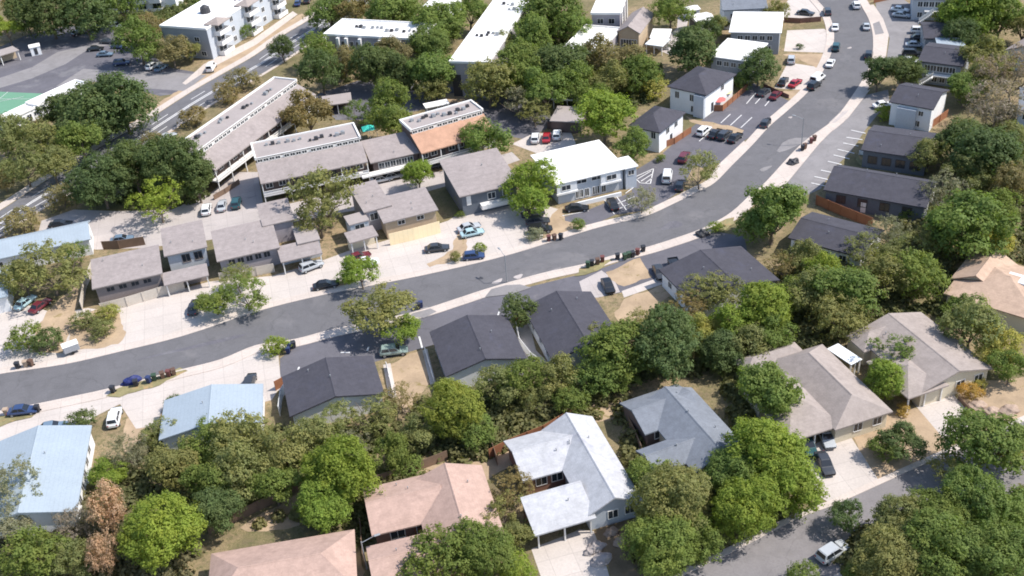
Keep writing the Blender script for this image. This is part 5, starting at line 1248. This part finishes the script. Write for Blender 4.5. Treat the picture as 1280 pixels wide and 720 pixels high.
for n_, (lab, px, n, col) in enumerate((
 ('brown green scrub under the long wood behind the charcoal houses', [(120,590),(200,545),(340,540),(400,545),(470,525),(540,500),(640,485),(700,490),(780,455),(850,420),(960,380),(1000,400),(960,440),(880,465),(790,480),(720,500),(640,535),(560,570),(470,598),(380,600),(300,640),(255,660),(180,640),(120,640)], 620, (.165,.175,.085)),
 ('grey green scrub under the wood at the right edge', [(960,350),(1000,318),(1090,330),(1120,290),(1180,240),(1200,170),(1290,150),(1290,330),(1190,330),(1180,365),(1100,395),(1040,415),(1000,420)], 900, (.17,.175,.09)),
 ('dark green scrub under the wood in the top middle', [(640,40),(690,20),(720,40),(700,70),(760,75),(825,80),(825,120),(760,160),(700,130),(640,110)], 420, (.13,.15,.07)),
 ('green scrub and hedges between the white and grey apartment blocks', [(100,28),(150,24),(215,10),(235,0),(300,-20),(300,-6),(246,8),(205,28),(175,34)], 200, (.14,.17,.07)),
 ('dark green scrub under the trees around white finned block', [(395,55),(420,100),(470,108),(555,120),(556,60),(590,10),(420,5)], 420, (.13,.15,.07)),
 ('olive scrub under the trees at the bottom right corner', [(1046,730),(1066,668),(1290,618),(1290,740)], 260, (.17,.17,.08)),
 ('olive scrub under the trees by the rocky bed', [(790,700),(806,620),(900,610),(1000,640),(900,685),(830,720)], 170, (.17,.17,.08)),
 ('grey brown scrub at the bottom left corner', [(-10,680),(80,645),(120,600),(250,690),(250,730),(-10,730)], 200, (.19,.18,.11)),
 ('weedy green tufts in the back yards of the pink and white roofed houses', [(300,660),(440,606),(560,572),(700,508),(790,490),(800,560),(820,640),(790,640),(770,520),(640,560),(470,640),(440,700),(430,660)], 170, (.19,.19,.09)),
 ('green tufts in the yards behind the grey and taupe houses', [(905,470),(960,440),(1050,420),(1080,405),(1176,380),(1190,400),(1160,388),(1080,420),(1050,424),(960,455),(930,560)], 170, (.17,.18,.085)),
 ('green scrub under the oaks along the avenue', [(95,250),(120,205),(190,188),(262,200),(262,250),(180,262)], 160, (.12,.14,.06)),
 ('green scrub under the trees beside white clubhouse', [(0,165),(90,110),(180,118),(160,160),(80,200),(0,235)], 200, (.15,.155,.07)))):
    undergrowth(lab, px, n, 40+n_, col)

# ================================================================== VEHICLES
V = '''
145,32,1,.15,suv,white,white suv at the top of the upper left parking lot
98,40,1,-.4,sedan,dark,dark sedan in oak shade of the upper left lot
119,60,1,-.1,sedan,black,black sedan at left end of the upper left lot island
134,51,1,.05,sedan,dark,dark sedan at the tip of the upper left lot island
148,57,1,.05,sedan,blue,dark blue sedan right of the black one in upper left lot
131,67,1,-.05,sedan,bluegrey,blue grey sedan below the black one in the upper left lot
152,78,1,-.1,suv,blue,dark blue suv under the tree in upper left lot
191,82,1,-.6,suv,white,white suv parked under tree near the grey apartment block
201,84,1,-.6,sedan,bluegrey,blue sedan beside the white suv near the grey apartment block
209,170,1,-.45,sedan,silver,silver sedan driving on the avenue beside the big oaks
264,84,.6,-1,van,white,small white van parked near the foot of the grey apartment block
372,3,.4,-1,sedan,blue,dark blue sedan at the top edge beside the avenue
384,0,.4,-1,suv,dark,dark suv at the top edge beside the avenue
75,279,1,-.1,sedan,black,black sedan behind the light blue roof at left
258,261,.16,-1,suv,white,white suv first of three behind the taupe cottages
277,256,.16,-1,sedan,silver,silver sedan in the middle of three behind the taupe cottages
295,253,.16,-1,suv,teal,dark teal suv last of three behind the taupe cottages
152,298,1,-.15,sedan,bluegrey,blue grey sedan behind the leftmost cottage yard
31,377,1,-.75,sedan,ice,light blue sedan half under the olive tree at left
50,381,1,-.75,sedan,maroon,dark maroon sedan beside the light blue sedan
389,332,1,-.38,suv,silver,silver wagon in front of the second taupe cottage
407,355,1,-.18,sedan,black,black hatchback by the kerb near the second cottage
448,320,1,-.35,sedan,maroon,maroon sedan beside the white pickup
455,329,1,-.2,pickup,white,white pickup truck in front of the third cottage
546,309,1,-.12,sedan,dark,dark grey sedan before the cream yellow fence
586,283,1,-.28,sedan,silver,silver sedan beside the slate blue house, upper of two
590,290,1,-.22,sedan,ice,pale teal sedan below the silver one
242,383,.3,-1,sedan,dark,dark sedan half under the spreading tree
592,319,1,-.1,hatch,blue,small dark blue car at the street by the shrub
672,276,1,-.12,suv,dark,upper dark suv under the leafy tree by the office
675,286,1,-.12,suv,black,lower black suv under the leafy tree by the office
666,266,1,-.15,sedan,dark,dark sedan deepest in shade left of the office
721,259,1,-.06,sedan,black,black sedan parked in front of the white office
766,254,-.45,-1,sedan,black,black sedan nose in between the stall lines of the office
834,220,.15,-1,van,white,white van in the office lot beside the olive tree
855,196,.5,-1,suv,maroon,dark red suv near the orange deck of the lower white house
850,231,.3,-1,hatch,dark,dark car under the olive street tree by the lot
477,223,1,-.2,sedan,white,white sedan in the carport of the taupe roofed wing
491,219,1,-.2,sedan,silver,silver sedan in the carport of the taupe roofed wing
543,206,1,-.2,sedan,dark,dark sedan under the walkway of orange roofed block, left one
555,203,1,-.2,sedan,silver,pale sedan under the walkway of orange roofed block
669,172,.12,-1,suv,white,white suv left of red car by the white office roof
683,171,.12,-1,sedan,red,red car between two white cars by the office roof
696,168,.12,-1,suv,white,white suv right of the red car by the office roof
880,163,1,-.85,suv,white,white suv at the end of the row of four by lower white house
894,166,1,-.85,sedan,black,black sedan next to the white suv in the row of four
906,168,1,-.85,suv,dark,dark suv third in the row of four
919,171,1,-.85,sedan,black,black sedan nearest the street in the row of four
955,114,1,-.9,sedan,dark,dark sedan in the lot below the dark round tree
970,118,1,-.9,sedan,maroon,dark maroon sedan beside orange tan strip near the red car
979,101,.7,-1,sedan,black,black sedan beside the red car on pale forecourt
994,103,1,-.75,sedan,red,red sedan on the pale forecourt beside the curve
989,74,.1,-1,suv,silver,silver suv behind the black and red cars
957,153,.7,-1,hatch,dark,small dark car at the sidewalk apron on the curve
1018,106,1,-.75,suv,black,black suv parked on the curve below the white utility van
1022,98,1,-.75,van,white,white van parked on the curve behind the black suv
1038,78,.5,-1,sedan,white,white sedan parked on the left kerb of the curve
1045,58,.25,-1,suv,teal,dark teal suv parked beside left kerb of the curve
1044,33,.1,-1,sedan,white,white sedan on left kerb near the top of street
1034,14,-.3,-1,suv,dark,dark suv on the left kerb at the top of street
1007,15,1,.1,sedan,dark,dark sedan on the topmost forecourt
1070,6,-.4,-1,suv,white,white suv on the right kerb at the top of street
1083,32,-.1,-1,sedan,silver,silver sedan on the right kerb of the curve
1086,68,.2,-1,suv,black,black suv on the right kerb above the dark street tree
1125,11,1,.1,sedan,white,white sedan at the top of the weathered upper lot
1127,18,1,.1,sedan,silver,silver sedan below the topmost white one in weathered lot
1150,38,1,.03,suv,white,white suv first in the row beside small charcoal roof
1150,46,1,.03,sedan,dark,dark sedan second in the row beside small charcoal roof
1144,55,1,.03,sedan,silver,silver sedan third in the row beside small charcoal roof
1140,66,1,.03,suv,black,black suv fourth in the row above the street tree
1138,75,1,.03,sedan,white,white sedan last in the row above the street tree
1104,130,1,-.15,sedan,white,white sedan in tree shadow before the white two-storey house
760,356,.45,1,sedan,black,black hatchback beside the brown yard
824,339,.45,1,sedan,dark,dark sedan between white pad and white topped pickup
845,334,.5,1,pickup,black,black pickup with pale cover beside the charcoal roof
492,438,1,-.12,suv,sage,grey green suv in tree shadow beside the tan yard
143,521,.22,-1,suv,white,white suv on the sandy yard near light blue roof
28,512,1,-.12,sedan,blue,dark blue car parked on verge at left edge
312,476,.3,-1,hatch,dark,small dark car behind the light blue roof peak
65,533,1,-.2,sedan,bluegrey,blue grey car nearly hidden behind the large light blue roof
1031,578,.5,1,sedan,dark,dark sedan parked on the drive under the bright tree
1033,545,.45,1,sedan,silver,silver sedan inside the dark carport
1010,555,.45,1,sedan,teal,teal sedan at left inside the dark carport
1041,689,1,-.62,suv,silver,silver wagon parked at kerb of lower right street
'''
for ln in V.strip().splitlines():
    x, y, dx, dy, k, c, lab = ln.split(',', 6)
    car(float(x), float(y), 6*float(dx), 6*float(dy), k, c, lab)

# ================================================================== BINS AND SMALL THINGS
B = '''
22,458,dark,dark bin by round shrub at the left edge
32,456,tan,tan bin right of the dark one at left edge
39,455,brown,brown bin below the darker shrub at left edge
141,488,dark,dark bin standing alone left of the blue tarp heap
170,480,dark,dark bin in front of the blue tarp heap
186,476,blue,blue bin at the right end of the tarp heap
193,473,green,green bin on the verge right of the tarp heap
203,470,brown,brown bin second from the green one on verge
211,468,red,reddish bin third from the green one on verge
217,466,brown,brown bin at the right end of the verge row
362,434,blue,blue bin by the bright shrub on the near kerb
367,432,dark,dark bin by the bright shrub on the near kerb
360,439,blue,blue bin in front of the others by the bright shrub
523,384,dark,dark bin standing on kerb right of the wide street tree
526,382,blue,blue bin right beside the dark kerb bin
735,332,green,green bin at the left end of the brown yard row
740,330,dark,dark bin second in the brown yard row
747,328,brown,brown bin third in the brown yard row
753,325,red,reddish bin fourth in the brown yard row
772,322,dark,dark bin in the middle of the brown yard row
781,322,green,first of two green bins on the brown yard verge
786,320,green,second of two green bins on the brown yard verge
791,319,dark,dark bin right after the green pair
797,316,red,reddish bin near the right end of brown yard row
804,312,dark,tall dark bin at the right end of brown yard row
686,299,red,reddish bin on the tan bed by pale yard, left one
693,298,brown,brown bin in the middle on the tan bed by pale yard
701,297,dark,dark bin at the right on the tan bed by pale yard
1003,186,dark,dark bin on the wide sidewalk by faded stalls
1006,184,brown,brown bin beside the dark one on the wide sidewalk
1014,177,red,reddish bin farther up the wide sidewalk
1018,174,brown,brown bin topmost on the wide sidewalk by faded stalls
953,157,dark,dark bin on the apron at the curve, lower one
961,152,dark,dark bin on the apron at the curve, upper one
47,512,dark,dark bin right behind the blue car on the verge
8,516,tan,tan bin in front of the blue car at the left edge
'''
for ln in B.strip().splitlines():
    x, y, c, lab = ln.split(',', 3)
    bin_(float(x), float(y), c, lab)
def heap(name, label, x, y, L, W_, Hh, m, cat, seed, col=None):
    """an irregular heap under a sheet or of rock"""
    R = random.Random(seed); p = at((x, y), Hh/2); bm = bmesh.new()
    bmesh.ops.create_icosphere(bm, subdivisions=3, radius=1)
    k = [R.uniform(0, 6) for _ in range(6)]
    for v in bm.verts:
        q = v.co.copy(); f = 1+.16*math.sin(q.x*4+k[0])*math.cos(q.y*5+k[1])+.1*math.sin(q.z*7+k[2]+q.x*6)
        v.co = Vector((q.x*f*L/2, q.y*f*W_/2, max(-.15, q.z*f)*Hh))
    o = link(name, mesh_of(name, bm), M[m]); o.location = (p.x, p.y, 0); o.rotation_euler = (0, 0, .4 if L > W_ else R.uniform(0, 3)); return tag(o, label, cat)
heap('tarp_covered_heap', 'dark blue tarp thrown over a heap on the verge', 164, 475, 3.2, 1.6, 1.2, 'tarp', 'tarp', 2)
heap('rubbish_heap', 'dark rubbish heap on the kerb near small green verge', 878, 290, 2.6, 2.0, 1.2, 'dark_metal', 'rubbish', 4)
heap('rubbish_heap', 'dark rubbish heap on wide sidewalk by faded stalls', 992, 201, 2.8, 2.0, 1.1, 'dark_metal', 'rubbish', 5)
for x, y, L, lab in ((745,682,2.6,'grey rock nearest the drive of white hipped house'), (752,698,3.0,'largest grey rock beside the drive at bottom'), (738,688,1.8,'small grey rock at the edge of the drive'), (776,676,2.2,'tan rock among leaf litter below olive green tree'), (764,664,2.0,'tan rock near the corner of white hipped house')):
    heap('rock', lab, x, y, L, L*.7, .7, 'stone' if 'tan' in lab else 'flat_grey', 'rock', int(x))
for x, y, L, lab in ((1222,505,5.0,'large pinkish boulder right of the right hand drive'), (1240,512,4.2,'pinkish boulder in the middle of rocky bed at right'), (1262,512,5.5,'long pinkish boulder at the right edge'), (1214,520,3.5,'pinkish boulder beside the kerb of the right hand drive')):
    heap('boulder', lab, x, y, L*.6, L*.4, .7, 'stone', 'boulder', int(x))

# dumpster-like trailer by the street at left, open box
p = at((89, 436), .8); r = empty('utility_trailer', (p.x, p.y, .1), .5); tag(r, 'small grey box trailer with pale lid parked in the dry bed at left', 'trailer')
bm = bmesh.new(); box(bm, -1.3, 1.3, -.8, .8, .5, 1.7); bvl(bm, .06); link('box', mesh_of('box', bm), M['grey_wall'], r)
bm = bmesh.new(); box(bm, -1.32, 1.32, -.82, .82, 1.702, 1.8); link('lid', mesh_of('lid', bm), M['trim'], r)
for s in (-1, 1):
    bm = bmesh.new(); tube(bm, (0, s*.75-.09, .3), (0, s*.75+.09, .3), .3, .3, 12); link('wheel', mesh_of('wheel', bm), M['rubber'], r)
bm = bmesh.new(); tube(bm, (1.3,0,.55), (2.2,0,.45), .05, .05, 6); link('hitch', mesh_of('hitch', bm), M['dark_metal'], r)

# street lamps
def lamp(x, y, h, ang, label):
    p = at((x, y), 0); r = empty('street_lamp', (p.x, p.y, .1), ang); tag(r, label, 'street lamp')
    bm = bmesh.new(); tube(bm, (0,0,0), (0,0,h), .11, .07, 8); link('pole', mesh_of('pole', bm), M['grey_metal'], r)
    bm = bmesh.new(); tube(bm, (0,0,h-.2), (1.8,0,h+.3), .05, .04, 6); link('arm', mesh_of('arm', bm), M['grey_metal'], r)
    bm = bmesh.new(); box(bm, 1.7, 2.5, -.16, .16, h+.22, h+.38); bvl(bm, .05); link('lamp_head', mesh_of('lamp_head', bm), M['grey_metal'], r)
lamp(634, 353, 5.6, 2.0, 'thin grey street lamp on the gravel island of main street')
lamp(459, 712, 5.0, .3, 'thin grey pole lamp beside the pink roofed house at the bottom')
lamp(1002, 181, 6.0, 2.6, 'thin grey street lamp beside the bins on wide sidewalk')

# fences, walls, decks
fence('long red brown board fence behind the white hipped house', [(612,574),(640,560),(680,544),(716,522)], 1.9, 'cedar')
fence('dark board fence between pink roofed and white hipped houses', [(612,552),(622,582)], 1.9, 'old_fence')
fence('weathered fence behind the left pink roofed house', [(262,668),(300,650),(345,628),(376,612)], 1.8, 'old_fence')
fence('weathered fence stub beside the left pink roofed house drive', [(452,660),(456,712)], 1.8, 'old_fence')
fence('weathered fence along the back of the lower wood', [(470,606),(520,590),(560,574)], 1.7, 'old_fence')
fence('red cedar fence in front of the long charcoal house', [(1020,256),(1050,269),(1090,285)], 2.1, 'cedar')
fence('orange cedar deck fence of the lower white house', [(826,186),(843,180),(864,166)], 1.5, 'cedar')
fence('orange cedar deck fence of the tall white house', [(890,139),(903,139),(934,112)], 1.5, 'cedar')
fence('orange cedar fence at the foot of the white two-storey house', [(1150,158),(1164,160),(1184,146)], 1.8, 'cedar')
fence('cedar fence with orange boards at the top right beside pale house', [(1192,10),(1204,12),(1222,-2)], 2.2, 'cedar')
fence('brown red fence at the top of the weathered upper lot', [(1092,4),(1110,0),(1130,-5)], 2.0, 'cedar')
fence('low dark red fence between the two forecourts', [(980,28),(1000,29),(1026,27)], 1.4, 'red_brick', name='garden_wall', cat='wall')
fence('brown plank wall of the carport behind bright tree', [(685,161),(706,163),(728,160)], 1.6, 'brown_wall')
fence('low wall beside the pale forecourt and dark maroon car', [(955,109),(968,115),(986,123)], .9, 'red_brick', name='garden_wall', cat='wall')
fence('pale plank fence in front of the leftmost cottage', [(128,391),(160,383),(200,371),(232,362)], 2.0, 'pale_fence')
fence('weathered plank fence at left side of leftmost cottage', [(103,388),(108,360),(118,335)], 1.9, 'pale_fence')
fence('dark fence around the yard behind leftmost cottage', [(130,312),(150,311),(182,306)], 1.9, 'old_fence')
fence('pale plank fence in front of the second cottage', [(276,352),(300,349),(344,340)], 1.9, 'pale_fence')
fence('cream yellow panel fence in front of the brown walled cottage', [(488,307),(518,300),(551,291)], 2.6, 'yellow_fence', posts=False)
fence('dark hedge like board fence along the walk by the diagonal block', [(268,250),(282,242),(300,230)], 1.2, 'old_fence')
fence('white fence beside the grey two-storey house with outside stair', [(1203,104),(1205,90),(1210,60)], 2.0, 'white_wall')
fence('cedar gate between first charcoal house and light blue roof', [(345,488),(356,482),(368,478)], 1.8, 'cedar')
fence('white boarded wall at the side of the first charcoal house', [(350,520),(353,498),(362,484)], 1.9, 'white_wall', name='garden_wall', cat='wall')
fence('white wall with gate at the pale patio', [(646,412),(650,432),(664,450),(680,462)], 1.6, 'white_wall', name='garden_wall', cat='wall')
fence('cedar screen under the small dark tree by the patio', [(644,405),(656,402),(664,396)], 1.7, 'cedar')
fence('white wall at the side of the second charcoal house yard', [(532,441),(543,479)], 1.2, 'white_wall', name='garden_wall', cat='wall')
fence('pale wall beside the tan yard of first charcoal house', [(484,460),(492,496)], 1.2, 'white_wall', name='garden_wall', cat='wall')
fence('low brown edging wall right of the right hand drive', [(1198,500),(1212,515),(1222,530)], .7, 'old_fence', name='garden_wall', cat='wall')
fence('dark board fence between white hipped and grey shingled houses', [(776,512),(792,545),(802,570)], 1.9, 'old_fence')
fence('white wall along the dry grass strip at right', [(1074,193),(1100,198),(1132,204)], .9, 'white_wall', name='garden_wall', cat='wall')

# patio umbrellas on the deck, turquoise canvas
def umbrella(x, y, m, label):
    p = at((x, y), 1.2); r = empty('patio_umbrella', (p.x, p.y, 0)); tag(r, label, 'umbrella')
    bm = bmesh.new(); tube(bm, (0,0,0), (0,0,2.3), .03, .03, 6); link('pole', mesh_of('pole', bm), M['trim'], r)
    bm = bmesh.new(); tube(bm, (0,0,1.95), (0,0,2.5), 1.7, .05, 8); link('canopy', mesh_of('canopy', bm), M[m], r)
    bm = bmesh.new(); tube(bm, (0,0,0), (0,0,.12), .3, .25, 10); link('base', mesh_of('base', bm), M['dark_metal'], r)
umbrella(898, 128, 'umb_red', 'red umbrella open on the orange deck of tall white house')
umbrella(906, 118, 'umb_yel', 'pale yellow umbrella open beside the red one')
p = at((461, 165), 1.5); r = empty('shade_canopy', (p.x, p.y, 0), .2); tag(r, 'small turquoise canvas canopy at the end of middle clerestory block', 'canopy')
bm = bmesh.new(); tube(bm, (0,0,2.4), (0,0,3.2), 2.0, .1, 4); link('canvas', mesh_of('canvas', bm), M['turq'], r)
for a in range(4):
    bm = bmesh.new(); x, y = 1.8*math.cos(a*math.pi/2), 1.8*math.sin(a*math.pi/2); tube(bm, (x,y,0), (x,y,2.4), .05, .05, 6); link('pole', mesh_of('pole', bm), M['trim'], r)
